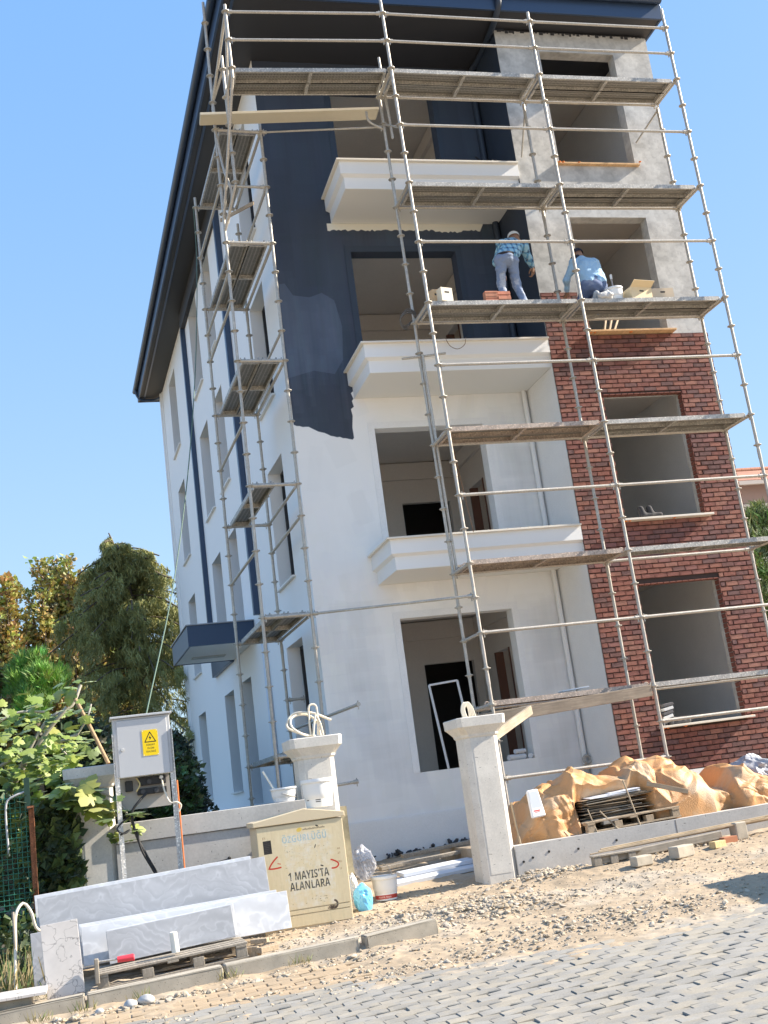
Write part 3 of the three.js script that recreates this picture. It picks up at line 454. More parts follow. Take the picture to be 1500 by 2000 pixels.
// -- grey zigzag pavers of the road
T.paver = tex((u, v) => { const a = fbm(u, v, 5, 5, 221), b = vn(u, v, 128, 223); const k = 0.72 + 0.42 * a + 0.16 * (b - 0.5); const d = smooth(0.45, 0.62, fbm(u, v, 3, 4, 229)); return tone([lerp(0.295, 0.345, d), lerp(0.28, 0.31, d), lerp(0.25, 0.25, d)], k); });
{
  const road = struct('road', buv(new THREE.PlaneGeometry(22, 5.2).rotateX(-Math.PI / 2).translate(0, 0, 0)), M.dirt);
  road.geometry = (() => { const g = new THREE.PlaneGeometry(22, 6, 40, 20).rotateX(-Math.PI / 2).translate(0, 0, 9), p = g.attributes.position; for (let i = 0; i < p.count; i++) p.setY(i, gh(p.getX(i), p.getZ(i)) - lerp(0.013, 0.045, smooth(-3.8, -1.4, p.getX(i)))); g.computeVertexNormals(); return buv(g); })();
  const L = 0.225, H = 0.112, a = 0.017, ch = 0.006, D = 0.07;
  const shapePts = k => { const q = [], m = 0.0052 + k, e = 0.0014 + k * 0.6; const zig = t => { const q = t / L; return q <= 0.6 ? a * q / 0.6 : a * (1 - q) / 0.4; }; const X = [0, 0.6 * L, L]; for (const x of X) q.push([clamp(x, e, L - e), zig(x) - a / 2 + m]); for (const x of X.slice().reverse()) q.push([clamp(x, e, L - e), H + zig(x) - a / 2 - m]); return q; };
  const variants = Array.from({ length: 5 }, () => {
    const lo = shapePts(0), hi = shapePts(ch), n = lo.length, pos = [];
    const quad = (A, B, C, Dd) => pos.push(...A, ...B, ...C, ...A, ...C, ...Dd);
    for (let i = 0; i < n; i++) { const j = (i + 1) % n; const P = (q, y) => [q[0], y, -q[1]]; quad(P(lo[i], -D), P(lo[j], -D), P(lo[j], -ch), P(lo[i], -ch)); quad(P(lo[i], -ch), P(lo[j], -ch), P(hi[j], 0), P(hi[i], 0)); }
    const tri = THREE.ShapeUtils.triangulateShape(hi.map(q => new THREE.Vector2(...q)), []); for (const t of tri) for (const i of t) pos.push(hi[i][0], 0, -hi[i][1]);
    const g = new THREE.BufferGeometry(); g.setAttribute('position', new THREE.Float32BufferAttribute(pos, 3)); g.computeVertexNormals(); return buv(g, 1, rnd(), rnd());
  });
  const mats = [1, 0.96, 1.04, 0.98].map((k, i) => { const t = rep(T.paver, 0.9); t.offset.set(i * 0.23, i * 0.41); return std({ map: t, color: lin(k, k, k), bumpMap: t, bumpScale: 0.002, roughness: 0.92 }); });
  const list = [];
  const cam = camera; cam.updateMatrixWorld(); cam.updateProjectionMatrix(); const inv = new THREE.Matrix4().multiplyMatrices(cam.projectionMatrix, cam.matrixWorld.clone().invert()); // only to leave out blocks far outside the picture
  for (let r = 0; r < 50; r++) for (let c = 0; c < 60; c++) {
    const z = 5.3 + r * H, x = -7.2 + c * L + (r % 2) * L / 2; if (z < paverEdge(x) - 0.25 || x > 4.5 || z > 10.6) continue;
    const q = V(x + L / 2, gh(x, z), z).applyMatrix4(inv); if (Math.abs(q.x) > 1.5 || q.y < -1.6) continue;
    const sees = dirtY(x + L / 2, z - H / 2) < gh(x, z) + 0.012 && q.y > -1.03 && q.x < 1.03; list.push({ x, z, v: sees ? 0 : 1, d: -q.y });
  }
  list.sort((p, q) => p.v - q.v || q.d - p.d);
  const rest = [];
  list.forEach((b, i) => {
    const g = variants[i % 5], m = mats[Math.floor(rnd() * 4)], y = gh(b.x + L / 2, b.z) + rr(-0.006, 0.004), mt = new THREE.Matrix4().makeRotationFromEuler(new THREE.Euler(rr(-0.03, 0.03) + 0.045, rr(-0.03, 0.03), rr(-0.02, 0.02) + 0.035)).setPosition(b.x, y, b.z);
    if (i < 300) { const o = mesh('paving_block', g, m, road); o.applyMatrix4(mt); } else rest.push(g.clone().applyMatrix4(mt));
  });
  if (rest.length) { const o = mesh('far_paving_blocks', merge(rest), mats[0], road); o.userData.kind = 'stuff'; }
}
// -- sandy brick pavement along the kerb
{
  const pave = struct('pavement', (() => { const g = new THREE.PlaneGeometry(4.2, 1.5, 30, 10).rotateX(-Math.PI / 2).translate(-5.3, 0, 5.25), p = g.attributes.position; for (let i = 0; i < p.count; i++) p.setY(i, gh(p.getX(i), p.getZ(i)) - 0.05); g.computeVertexNormals(); return buv(g); })(), M.dirt);
  const t = rep(T.dirt, 0.8), m = [std({ map: t, color: lin(1.0, 0.97, 0.92) }), std({ map: t, color: lin(1.08, 1.04, 0.98) }), std({ map: t, color: lin(0.93, 0.92, 0.90) })];
  const g = [0, 1, 2].map(() => rbx(0.192, 0.06, 0.094, 0.006));
  for (let r = 0; r < 12; r++) for (let c = 0; c < 19; c++) {
    const x = -6.9 + c * 0.202 + (r % 2) * 0.1, z = 4.62 + r * 0.104; if (z > paverEdge(x) - 0.12 || x > -3.35) continue;
    const o = mesh('paving_brick', g[(r + c) % 3], m[Math.floor(rnd() * 3)], pave); o.position.set(x, gh(x, z) - 0.036 + rr(-0.005, 0.005), z); o.rotation.set(0.045 + rr(-0.03, 0.03), rr(-0.03, 0.03), 0.035 + rr(-0.03, 0.03));
  }
}
// -- loose stones
{
  const stone = (() => { const g = new THREE.IcosahedronGeometry(1, 1), p = g.attributes.position, h = {}; for (let i = 0; i < p.count; i++) { const k = [p.getX(i), p.getY(i), p.getZ(i)].map(q => q.toFixed(3)).join(); const s = h[k] ??= rr(0.72, 1.15); p.setXYZ(i, p.getX(i) * s, p.getY(i) * s * 0.7, p.getZ(i) * s); } g.computeVertexNormals(); return g; })();
  const spots = [];
  const add = (n, cx, cz, rx, rz, a, b, round) => { for (let i = 0; i < n; i++) { const t = rnd() * 6.283, q = Math.sqrt(-2 * Math.log(1 - rnd() * 0.98)) * 0.5; const x = round ? cx + Math.cos(t) * q * rx : cx + rr(-rx, rx), z = round ? cz + Math.sin(t) * q * rz : cz + rr(-rz, rz); spots.push([x, z, a + (b - a) * Math.pow(rnd(), 3)]); } };
  add(1500, -1.75, 3.5, 0.9, 0.75, 0.006, 0.032, true); add(900, -1.2, 5.3, 1.6, 0.5, 0.005, 0.026, true); add(1800, -1.5, 4.2, 2.6, 2.0, 0.004, 0.018); add(700, -4.0, 5.55, 1.6, 0.3, 0.006, 0.026, true); add(500, -4.6, 4.66, 1.6, 0.10, 0.008, 0.032); add(900, 1.0, 3.4, 2.0, 1.0, 0.004, 0.018); add(700, -3.0, 3.6, 0.9, 1.0, 0.004, 0.02); add(350, -2.0, 2.0, 0.8, 0.8, 0.004, 0.02); add(2600, -1.4, 4.0, 3.2, 2.1, 0.003, 0.011); add(260, -2.0, 7.0, 3, 1.2, 0.003, 0.009); add(300, -0.55, 2.35, 0.5, 0.4, 0.008, 0.04, true); add(240, 0.8, 2.5, 1.4, 0.25, 0.008, 0.03);
  const im = new THREE.InstancedMesh(stone, std({ roughness: 0.95, map: rep(T.fine, 1) }), spots.length); im.material.map = null; const d = new THREE.Object3D(), c = new THREE.Color();
  spots.forEach(([x, z, s], i) => { d.position.set(x, dirtY(x, z) + s * 0.25, z); d.rotation.set(rr(-0.5, 0.5), rnd() * 6.3, rr(-0.5, 0.5)); d.scale.set(s * rr(0.8, 1.5), s * rr(0.7, 1.1), s * rr(0.8, 1.3)); d.updateMatrix(); im.setMatrixAt(i, d.matrix); const k = rr(0.75, 1.25), w = rnd(); im.setColorAt(i, c.setRGB((0.39 + 0.03 * w) * k, (0.315 + 0.05 * w) * k, (0.215 + 0.08 * w) * k)); });
  im.name = 'gravel'; im.castShadow = im.receiveShadow = true; im.userData = { kind: 'stuff', label: 'loose stones and gravel scattered over the dirt', category: 'gravel' }; scene.add(im);
}
// ================================================================ boundary wall, pillars and street things
function ringLoft(rings) { // stacked square rings with cut corners: [y, half width, corner cut]
  const oct = (h, c) => [[h, -h + c], [h, h - c], [h - c, h], [-h + c, h], [-h, h - c], [-h, -h + c], [-h + c, -h], [h - c, -h]];
  const pos = []; const R = rings.map(([y, h, c]) => oct(h, c).map(([x, z]) => [x, y, z]));
  for (let i = 1; i < R.length; i++) for (let k = 0; k < 8; k++) { const j = (k + 1) % 8, A = R[i - 1][k], B = R[i - 1][j], C = R[i][j], D = R[i][k]; pos.push(...A, ...C, ...B, ...A, ...D, ...C); }
  const t = R[R.length - 1]; for (let k = 1; k < 7; k++) pos.push(...t[0], ...t[k + 1], ...t[k]);
  const g = new THREE.BufferGeometry(); g.setAttribute('position', new THREE.Float32BufferAttribute(pos, 3)); g.computeVertexNormals(); return buv(g);
}
T.castconc = tex((u, v) => { const a = fbm(u, v, 4, 6, 241), b = vn(u, v, 96, 243); const hole = vn(u, v, 64, 247) > 0.955 ? 0.45 : 1; const k = (0.80 + 0.36 * (a - 0.35) + 0.10 * (b - 0.5)) * hole; return tone([0.56, 0.545, 0.515], k); });
M.cast = std({ map: rep(T.castconc, 1.4), bumpMap: rep(T.castconc, 1.4), bumpScale: 0.003, roughness: 0.85 });
M.pillar = std({ map: rep(T.castconc, 1.1), color: lin(1.34, 1.31, 1.25), bumpMap: rep(T.castconc, 1.1), bumpScale: 0.002, roughness: 0.8 });
function pillar(x, z, y0, label, top = 2.25) {
  const t = thing('gate_pillar', label, 'pillar', 'pillars of the boundary wall', [x, 0, z]);
  mesh('shaft', ringLoft([[y0 - 0.15, 0.21, 0.06], [top - 0.24, 0.21, 0.06]]), M.pillar, t);
  mesh('panel', bx(-0.125, 0.125, y0 + 0.1, top - 0.30, 0.205, 0.213), M.pillar, t);
  mesh('capital', ringLoft([[top - 0.24, 0.212, 0.06], [top - 0.225, 0.225, 0.06], [top - 0.20, 0.23, 0.06], [top - 0.165, 0.255, 0.06], [top - 0.125, 0.285, 0.055], [top - 0.11, 0.30, 0.05], [top - 0.008, 0.305, 0.045], [top, 0.295, 0.045]]), M.pillar, t);
  return t;
}
pillar(-0.865, 1.79, 0.36, 'tall chamfered concrete gate pillar standing alone beside the tarp heap', 2.26);
pillar(-2.86, 1.79, 0.30, 'concrete gate pillar behind the beige cabinet with a hose coil on top', 2.245);
pillar(-5.33, 1.79, 0.25, 'concrete pillar overgrown by fig leaves beside the meter box', 2.21);
{
  const w = thing('boundary_wall', 'concrete boundary wall between the meter box and the beige cabinet', 'wall');
  mesh('wall_panel', bx(-5.13, -3.06, 0.1, 1.36, 1.80, 2.02), M.cast, w);
  mesh('coping', merge([rb(-5.12, -3.05, 1.365, 1.575, 1.76, 2.045, 0.008)]), M.cast, w);
  for (const [x, y] of [[-4.62, 0.98], [-4.25, 1.02], [-3.95, 1.06], [-3.62, 1.13], [-4.9, 0.8]]) { mesh('tie_rod', merge([rod(V(x, y, 2.0), V(x, y, 2.07), 0.011, 8), new THREE.IcosahedronGeometry(0.02, 1).translate(x, y, 2.03)]), std({ color: lin(0.03, 0.03, 0.03) }), w); }
  mesh('wire', tube([V(-4.95, 0.86, 2.05), V(-4.62, 0.98, 2.06), V(-4.5, 0.97, 2.06), V(-4.25, 1.02, 2.06), V(-3.95, 1.06, 2.06)], 0.004, 30, 5), std({ color: lin(0.03, 0.03, 0.03) }), w);
  const l = thing('boundary_wall', 'low concrete wall in front of the orange tarp heap', 'wall');
  mesh('wall_panel', wallShape([[-0.66, 0.0], [9, 0.0], [9, 0.80], [3, 0.785], [-0.66, 0.735]], [], 0.2).translate(0, 0, 2.0), M.cast, l);
  for (const [x, y] of [[-0.58, 0.55], [-0.46, 0.58], [-0.25, 0.62], [0.12, 0.60], [0.62, 0.63]]) mesh('tie_hole', new THREE.CylinderGeometry(0.014, 0.014, 0.012, 10).rotateX(Math.PI / 2).translate(x, y, 2.001), std({ color: lin(0.015, 0.015, 0.015) }), l);
  mesh('pour_joint', bx(1.42, 1.432, 0.5, 0.757, 1.995, 2.002), std({ color: lin(0.2, 0.19, 0.18) }), l);
}
// -- marble slabs stacked on a pallet
T.marble = tex((u, v) => { const w = fbm(u, v, 3, 5, 261) * 1.6, a = Math.sin((v * 12 + u * 3 + w * 3.2) * 6.283), b = fbm(u, v, 8, 5, 267), c = Math.pow(Math.abs(Math.sin((v * 9 + u * 2 + w * 4.5) * 3.14159)), 14), big = fbm(u, v, 2, 3, 263); const k = 0.86 + 0.055 * a * (0.3 + b) + 0.10 * (b - 0.5) + 0.16 * c * (0.3 + b) + 0.18 * (big - 0.5); return tone([0.50, 0.505, 0.52], k); }, { size: 1024 });
T.veined = tex((u, v) => { const n = fbm(u, v, 4, 5, 271), w = fbm(u, v, 3, 4, 277); const f1 = Math.abs(n - 0.5) < 0.008 ? 0.6 : 1, f2 = Math.abs(w - 0.47) < 0.006 ? 0.55 : 1; const k = 0.92 + 0.16 * (fbm(u, v, 10, 4, 281) - 0.5); return tone([0.66, 0.62, 0.58], k * f1 * f2); });
M.marble = std({ map: rep(T.marble, 1.15), roughness: 0.42 });
M.marbleWhite = std({ map: rep(T.marble, 1.6), color: lin(1.6, 1.6, 1.58), roughness: 0.4 });
M.veined = std({ map: rep(T.veined, 0.8), roughness: 0.45 });
function slab(x0, x1, y0, y1, slope, zb, lean, th, m, label, yaw = 0) { // lower edge at height y0 (left end), standing on zb and leaning back
  const w = x1 - x0, h = y1 - y0, o = single('marble_slab', rbx(w, h, th, 0.003), m, label, 'slab', 'marble slabs stacked by the kerb');
  o.geometry = o.geometry.clone().translate(w / 2, h / 2, 0); o.rotation.order = 'YXZ'; o.rotation.set(-lean, yaw, slope); o.position.set(x0, y0, zb); return o;
}
slab(-5.93, -3.80, 0.28, 1.01, 0.038, 2.93, 0.14, 0.03, M.marbleWhite, 'hindmost grey marble slab of the long stack, mostly hidden');
slab(-5.90, -3.67, 0.26, 0.985, 0.038, 3.03, 0.14, 0.03, M.marble, 'longest wavy grey marble slab at the back of the stack');
slab(-5.55, -3.64, 0.345, 0.70, 0.022, 3.20, 0.14, 0.03, M.marbleWhite, 'white marble slab third from the front, only its top edge showing');
slab(-5.54, -3.78, 0.345, 0.69, 0.022, 3.26, 0.14, 0.028, M.marbleWhite, 'white marble slab second behind the short grey slab, only its edge showing');
slab(-5.53, -3.56, 0.335, 0.685, 0.022, 3.34, 0.14, 0.03, M.marbleWhite, 'bright white marble slab whose right end rests against the beige cabinet');
slab(-5.30, -4.13, 0.335, 0.625, 0.055, 3.53, 0.15, 0.06, M.marble, 'short grey marble slab in the middle front of the stack');
slab(-5.29, -4.10, 0.335, 0.628, 0.055, 3.455, 0.15, 0.05, M.marbleWhite, 'pale marble slab directly behind the short grey one');
slab(-5.85, -5.53, 0.17, 0.79, 0.05, 3.93, 0.10, 0.022, M.veined, 'small pinkish veined stone slab propped upright at the left end');
slab(-5.96, -5.76, 0.2, 0.72, 0.03, 3.70, 0.06, 0.025, M.marble, 'narrow grey stone offcut half hidden behind the pinkish slab');
function pallet(name, label, x, y, z, w, d, yaw, slope, m = M.oldwood, hh = 0.14) {
  const t = thing(name, label, 'pallet', 'wooden pallets on the site', [x, y, z]); t.rotation.set(0, yaw, slope, 'YXZ');
  for (let i = 0; i < 6; i++) mesh('deck_board', rbx(w, 0.02, 0.09, 0.003).translate(w / 2, hh - 0.01, -d + 0.05 + i * (d - 0.1) / 5), m, t);
  for (const e of [0.06, w / 2, w - 0.06]) mesh('cross_board', rbx(0.1, 0.02, d, 0.003).translate(e, hh - 0.031, -d / 2), m, t);
  for (const e of [0.06, w / 3, 2 * w / 3, w - 0.06]) for (const f of [-0.05, -d / 2, -d + 0.05]) mesh('block', rbx(0.1, hh - 0.062, 0.09, 0.004).translate(e, 0.02 + (hh - 0.062) / 2, f), m, t);
  for (const f of [-0.05, -d / 2, -d + 0.05]) mesh('bottom_board', rbx(w, 0.02, 0.09, 0.003).translate(w / 2, 0.01, f), m, t);
  return t;
}
pallet('pallet', 'weathered wooden pallet carrying the marble slabs by the kerb', -5.43, 0.175, 3.95, 1.36, 0.85, 0.0, 0.05);
for (const [x, y, z, w, h, d, n] of [[-4.02, 0.28, 3.86, 0.12, 0.09, 0.1, 'left'], [-3.9, 0.29, 3.92, 0.2, 0.05, 0.09, 'mid'], [-3.95, 0.36, 3.84, 0.16, 0.04, 0.08, 'top']]) { const o = single('timber_offcut', rbx(w, h, d, 0.006), M.wood, { left: 'small square timber offcut right of the slab pallet', mid: 'flat timber offcut lying right of the slab pallet', top: 'thin timber offcut on top of the others beside the slab pallet' }[n], 'offcut', 'timber offcuts by the slabs'); o.position.set(x, y, z); o.rotation.y = rr(-0.6, 0.6); }
{
  const f = single('foam_roll', merge([new THREE.CylinderGeometry(0.036, 0.036, 0.17, 18), new THREE.TorusGeometry(0.028, 0.008, 6, 18).rotateX(Math.PI / 2).translate(0, 0.085, 0)]), std({ color: lin(0.82, 0.80, 0.70), roughness: 0.7 }), 'short cream foam roll standing on the slab pallet', 'roll'); f.position.set(-4.72, 0.46, 3.78); f.rotation.z = 0.06;
  const c = thing('clamp', 'steel bar clamp with a red plastic handle at the pallet corner', 'clamp', null, [-5.37, 0.40, 3.98]);
  mesh('shaft', rod(V(-0.03, 0.02, 0), V(0.13, 0.02, 0.02), 0.009, 8), M.steel, c);
  mesh('handle', merge([new THREE.CylinderGeometry(0.026, 0.03, 0.14, 8).rotateZ(Math.PI / 2).translate(0.20, 0.015, 0.02), new THREE.TorusGeometry(0.022, 0.008, 6, 12).rotateY(Math.PI / 2).translate(0.27, 0.012, 0.02)]), std({ color: lin(0.70, 0.05, 0.07), roughness: 0.45 }), c);
  mesh('jaw', merge([rb(-0.07, -0.03, -0.16, 0.05, -0.03, 0.03, 0.008)]), M.oldwood, c);
}
// -- kerb
T.kerb = tex((u, v) => { const a = fbm(u, v, 6, 6, 291), p = vn(u, v, 96, 293) > 0.9 ? 0.62 : 1; const k = (0.72 + 0.5 * a) * p; return tone([0.43, 0.385, 0.31], k); });
M.kerb = std({ map: rep(T.kerb, 0.7), bumpMap: rep(T.kerb, 0.7), bumpScale: 0.006, roughness: 0.95 });
{
  const K = [[-6.3, -5.53, 4.30, 0, 'kerb stone at the left end of the row beside the marble topped block'], [-5.515, -4.36, 4.30, 0.0, 'long kerb stone in front of the slab pallet'], [-4.345, -3.12, 4.28, 0.01, 'kerb stone right of the slab pallet with weeds at its joint'], [-3.07, -2.37, 4.27, 0.055, 'loose kerb stone at the right end, set askew on the dirt']];
  K.forEach(([a, b, z, yaw, label], i) => { const x = (a + b) / 2, y = gh(x, 4.35) + 0.115 - 0.125 - (i === 3 ? -0.01 : 0), o = single('kerb_stone', (() => { const g = new RoundedBoxGeometry(b - a, 0.25, 0.17, 2, 0.016), p = g.attributes.position; for (let k = 0; k < p.count; k++) p.setXYZ(k, p.getX(k) + rr(-0.002, 0.002), p.getY(k) + rr(-0.003, 0.003), p.getZ(k) + rr(-0.003, 0.003)); return buv(g, 1, i * 0.37, i * 0.2); })(), M.kerb, label, 'kerb stone', 'kerb stones along the pavement'); o.position.set(x, y, z); o.rotation.set(0, yaw, 0.035 + (i === 3 ? 0.025 : 0)); });
  const b = thing('planter_corner', 'low block corner with a marble top at the bottom left', 'block', null, [0, 0, 0]);
  for (let r = 0; r < 2; r++) for (let k = 0; k < 3; k++) mesh('block', rbx(0.38, 0.115, 0.2, 0.012).translate(-6.1 - k * 0.39 - r * 0.05, 0.08 + r * 0.122, 4.16), M.kerb, b);
  mesh('marble_top', rb(-7.2, -5.84, 0.27, 0.295, 3.9, 4.36, 0.004), M.veined, b);
}
// -- beige street cabinet
const cabTex = canvasTex(900, 1000, (c, w, h) => {
  c.fillStyle = 'rgb(209,193,157)'; c.fillRect(0, 0, w, h);
  for (let i = 0; i < 900; i++) { const k = rnd() < 0.5 ? '226,214,186' : '176,162,130'; c.fillStyle = `rgba(${k},${rr(0.03, 0.14)})`; c.fillRect(rnd() * w, rnd() * h, rr(2, 26), rr(8, 120)); }
  c.save(); c.translate(0.28 * w, 0.08 * h); for (let i = 0; i < 700; i++) { const k = rr(205, 222); c.fillStyle = `rgba(${k},${k},${k - 2},${rr(0.04, 0.16)})`; c.fillRect(rr(0, 0.55) * w, rr(0, 0.72) * h, rr(4, 60), rr(6, 60)); } c.restore(); // ghost of an old poster
  c.textAlign = 'center'; c.textBaseline = 'middle';
  c.fillStyle = 'rgba(118,160,184,0.62)'; c.font = 'bold 92px sans-serif'; c.save(); c.translate(0.54 * w, 0.145 * h); c.scale(0.86, 1); c.fillText('ÖZGÜRLÜĞÜ', 0, 0); c.restore();
  for (let i = 0; i < 260; i++) { const k = rr(196, 216); c.fillStyle = `rgba(${k},${k - 3},${k - 14},${rr(0.35, 0.8)})`; c.fillRect(rr(0.27, 0.62) * w, rr(0.09, 0.2) * h, rr(2, 22), rr(1, 9)); }
  for (let i = 0; i < 90; i++) { const k = rr(196, 216); c.fillStyle = `rgba(${k},${k - 3},${k - 14},${rr(0.35, 0.8)})`; c.fillRect(rr(0.62, 0.85) * w, rr(0.09, 0.2) * h, rr(2, 16), rr(1, 6)); }
  c.fillStyle = 'rgba(206,172,60,0.75)'; c.beginPath(); c.ellipse(0.49 * w, 0.062 * h, 30, 20, -0.3, 0, 7); c.fill();
  c.strokeStyle = 'rgba(40,34,28,0.8)'; c.lineWidth = 4; for (let i = 0; i < 16; i++) { const x = (0.53 + i * 0.0165) * w; c.beginPath(); c.moveTo(x, 0.072 * h); c.quadraticCurveTo(x + 6, (0.05 - (i % 3) * 0.006) * h, x + 11, 0.074 * h); c.stroke(); }
  c.fillStyle = 'rgb(66,64,58)'; c.font = 'bold 112px sans-serif'; c.save(); c.translate(0.545 * w, 0.512 * h); c.scale(0.72, 1); c.fillText("1 MAYIS'TA", 0, 0); c.restore(); c.save(); c.translate(0.55 * w, 0.612 * h); c.scale(0.74, 1); c.fillText('ALANLARA', 0, 0); c.restore();
  for (let i = 0; i < 190; i++) { const k = rr(190, 212); c.fillStyle = `rgba(${k},${k - 4},${k - 18},${rr(0.4, 0.9)})`; c.fillRect(rr(0.27, 0.82) * w, rr(0.46, 0.66) * h, rr(1, 9), rr(1, 26)); }
  c.fillStyle = 'rgba(30,28,26,0.9)'; for (const [x, y, a, b] of [[0.70, 0.045, 16, 8], [0.71, 0.445, 18, 7], [0.655, 0.245, 5, 22]]) { c.beginPath(); c.ellipse(x * w, y * h, a, b, 0.4, 0, 7); c.fill(); }
  for (let i = 0; i < 90; i++) { c.fillStyle = `rgba(50,46,40,${rr(0.2, 0.7)})`; c.fillRect(rr(0.28, 0.85) * w, rr(0.2, 0.48) * h, rr(2, 12), rr(1, 4)); }
  c.lineCap = 'round'; c.strokeStyle = 'rgb(186,48,28)'; c.lineWidth = 15; c.beginPath(); c.moveTo(0.205 * w, 0.30 * h); c.quadraticCurveTo(0.12 * w, 0.36 * h, 0.10 * w, 0.405 * h); c.quadraticCurveTo(0.15 * w, 0.415 * h, 0.235 * w, 0.405 * h); c.stroke(); c.lineWidth = 8; c.beginPath(); c.moveTo(0.205 * w, 0.365 * h); c.lineTo(0.235 * w, 0.372 * h); c.stroke();
  c.lineWidth = 15; c.beginPath(); c.moveTo(0.825 * w, 0.40 * h); c.quadraticCurveTo(0.94 * w, 0.44 * h, 0.89 * w, 0.475 * h); c.quadraticCurveTo(0.87 * w, 0.49 * h, 0.825 * w, 0.485 * h); c.stroke();
  c.fillStyle = 'rgb(120,78,52)'; c.font = '34px sans-serif'; c.fillText('F1', 0.075 * w, 0.105 * h); c.font = '26px sans-serif'; for (const [t, y] of [['AR', 0.30], ['27', 0.345], ['TRU', 0.43], ['12', 0.50]]) c.fillText(t, 0.925 * w, y * h);
  c.fillStyle = 'rgb(34,30,27)'; c.save(); c.translate(0.105 * w, 0.195 * h); c.rotate(-0.02); c.fillRect(-42, -66, 84, 132); c.fillStyle = 'rgba(120,112,98,0.5)'; for (let i = 0; i < 7; i++) c.fillRect(-30, -54 + i * 17, rr(30, 60), 3); c.restore();
  for (let i = 0; i < 240; i++) { c.fillStyle = `rgba(54,40,30,${rr(0.05, 0.3)})`; const t = rnd() * 6.3, q = rnd() * 1; c.beginPath(); c.arc((0.78 + Math.cos(t) * q * 0.055) * w, (0.865 + Math.sin(t) * q * 0.025) * h, rr(2, 9), 0, 7); c.fill(); }
  c.strokeStyle = 'rgba(44,34,28,0.75)'; c.lineWidth = 20; c.beginPath(); c.arc(0.80 * w, 0.835 * h, 38, -1.2, 1.2); c.stroke();
  c.strokeStyle = 'rgba(70,60,46,0.6)'; c.lineWidth = 4; for (let i = 0; i < 14; i++) { const x = rr(0.28, 0.75) * w, y = rr(0.73, 0.8) * h; c.beginPath(); c.moveTo(x, y); c.lineTo(x + rr(5, 22), y + rr(-10, 10)); c.stroke(); }
});
{
  const t = thing('street_cabinet', 'beige metal street cabinet with stencilled black and red graffiti', 'cabinet', null, [-3.27, 0.26, 2.42]);
  const body = std({ color: lin(0.60, 0.50, 0.335), roughness: 0.5, bumpMap: rep(T.fine, 0.3), bumpScale: 0.0008 }), fm = std({ map: cabTex, roughness: 0.5 });
  mesh('body', rb(-0.465, 0.465, 0, 1.085, -0.16, 0.30, 0.008), body, t);
  const fp = bx(-0.455, 0.455, 0.225, 1.075, 0.3005, 0.312); { const p = fp.attributes.position, uv = fp.attributes.uv; for (let i = 0; i < p.count; i++) uv.setXY(i, (p.getX(i) + 0.455) / 0.91, 1 - (1.075 - p.getY(i)) / 1.02); } mesh('door', fp, fm, t);
  const lp = bx(-0.455, 0.455, 0.055, 0.165, 0.3005, 0.312), lp2 = bx(-0.455, 0.455, 0.175, 0.215, 0.3005, 0.312); for (const g of [lp, lp2]) { const p = g.attributes.position, uv = g.attributes.uv; for (let i = 0; i < p.count; i++) uv.setXY(i, (p.getX(i) + 0.455) / 0.91, 1 - (1.075 - p.getY(i)) / 1.02); mesh('base_panel', g, fm, t); }
  const roof = new THREE.Shape([[-0.485, 1.095], [0.485, 1.095], [0.485, 1.135], [0.06, 1.215], [-0.485, 1.135]].map(p => new THREE.Vector2(...p)));
  mesh('lid', buv(new THREE.ExtrudeGeometry(roof, { depth: 0.49, bevelEnabled: true, bevelSize: 0.006, bevelThickness: 0.006, bevelSegments: 1 }).translate(0, 0, -0.17)), body, t);
}
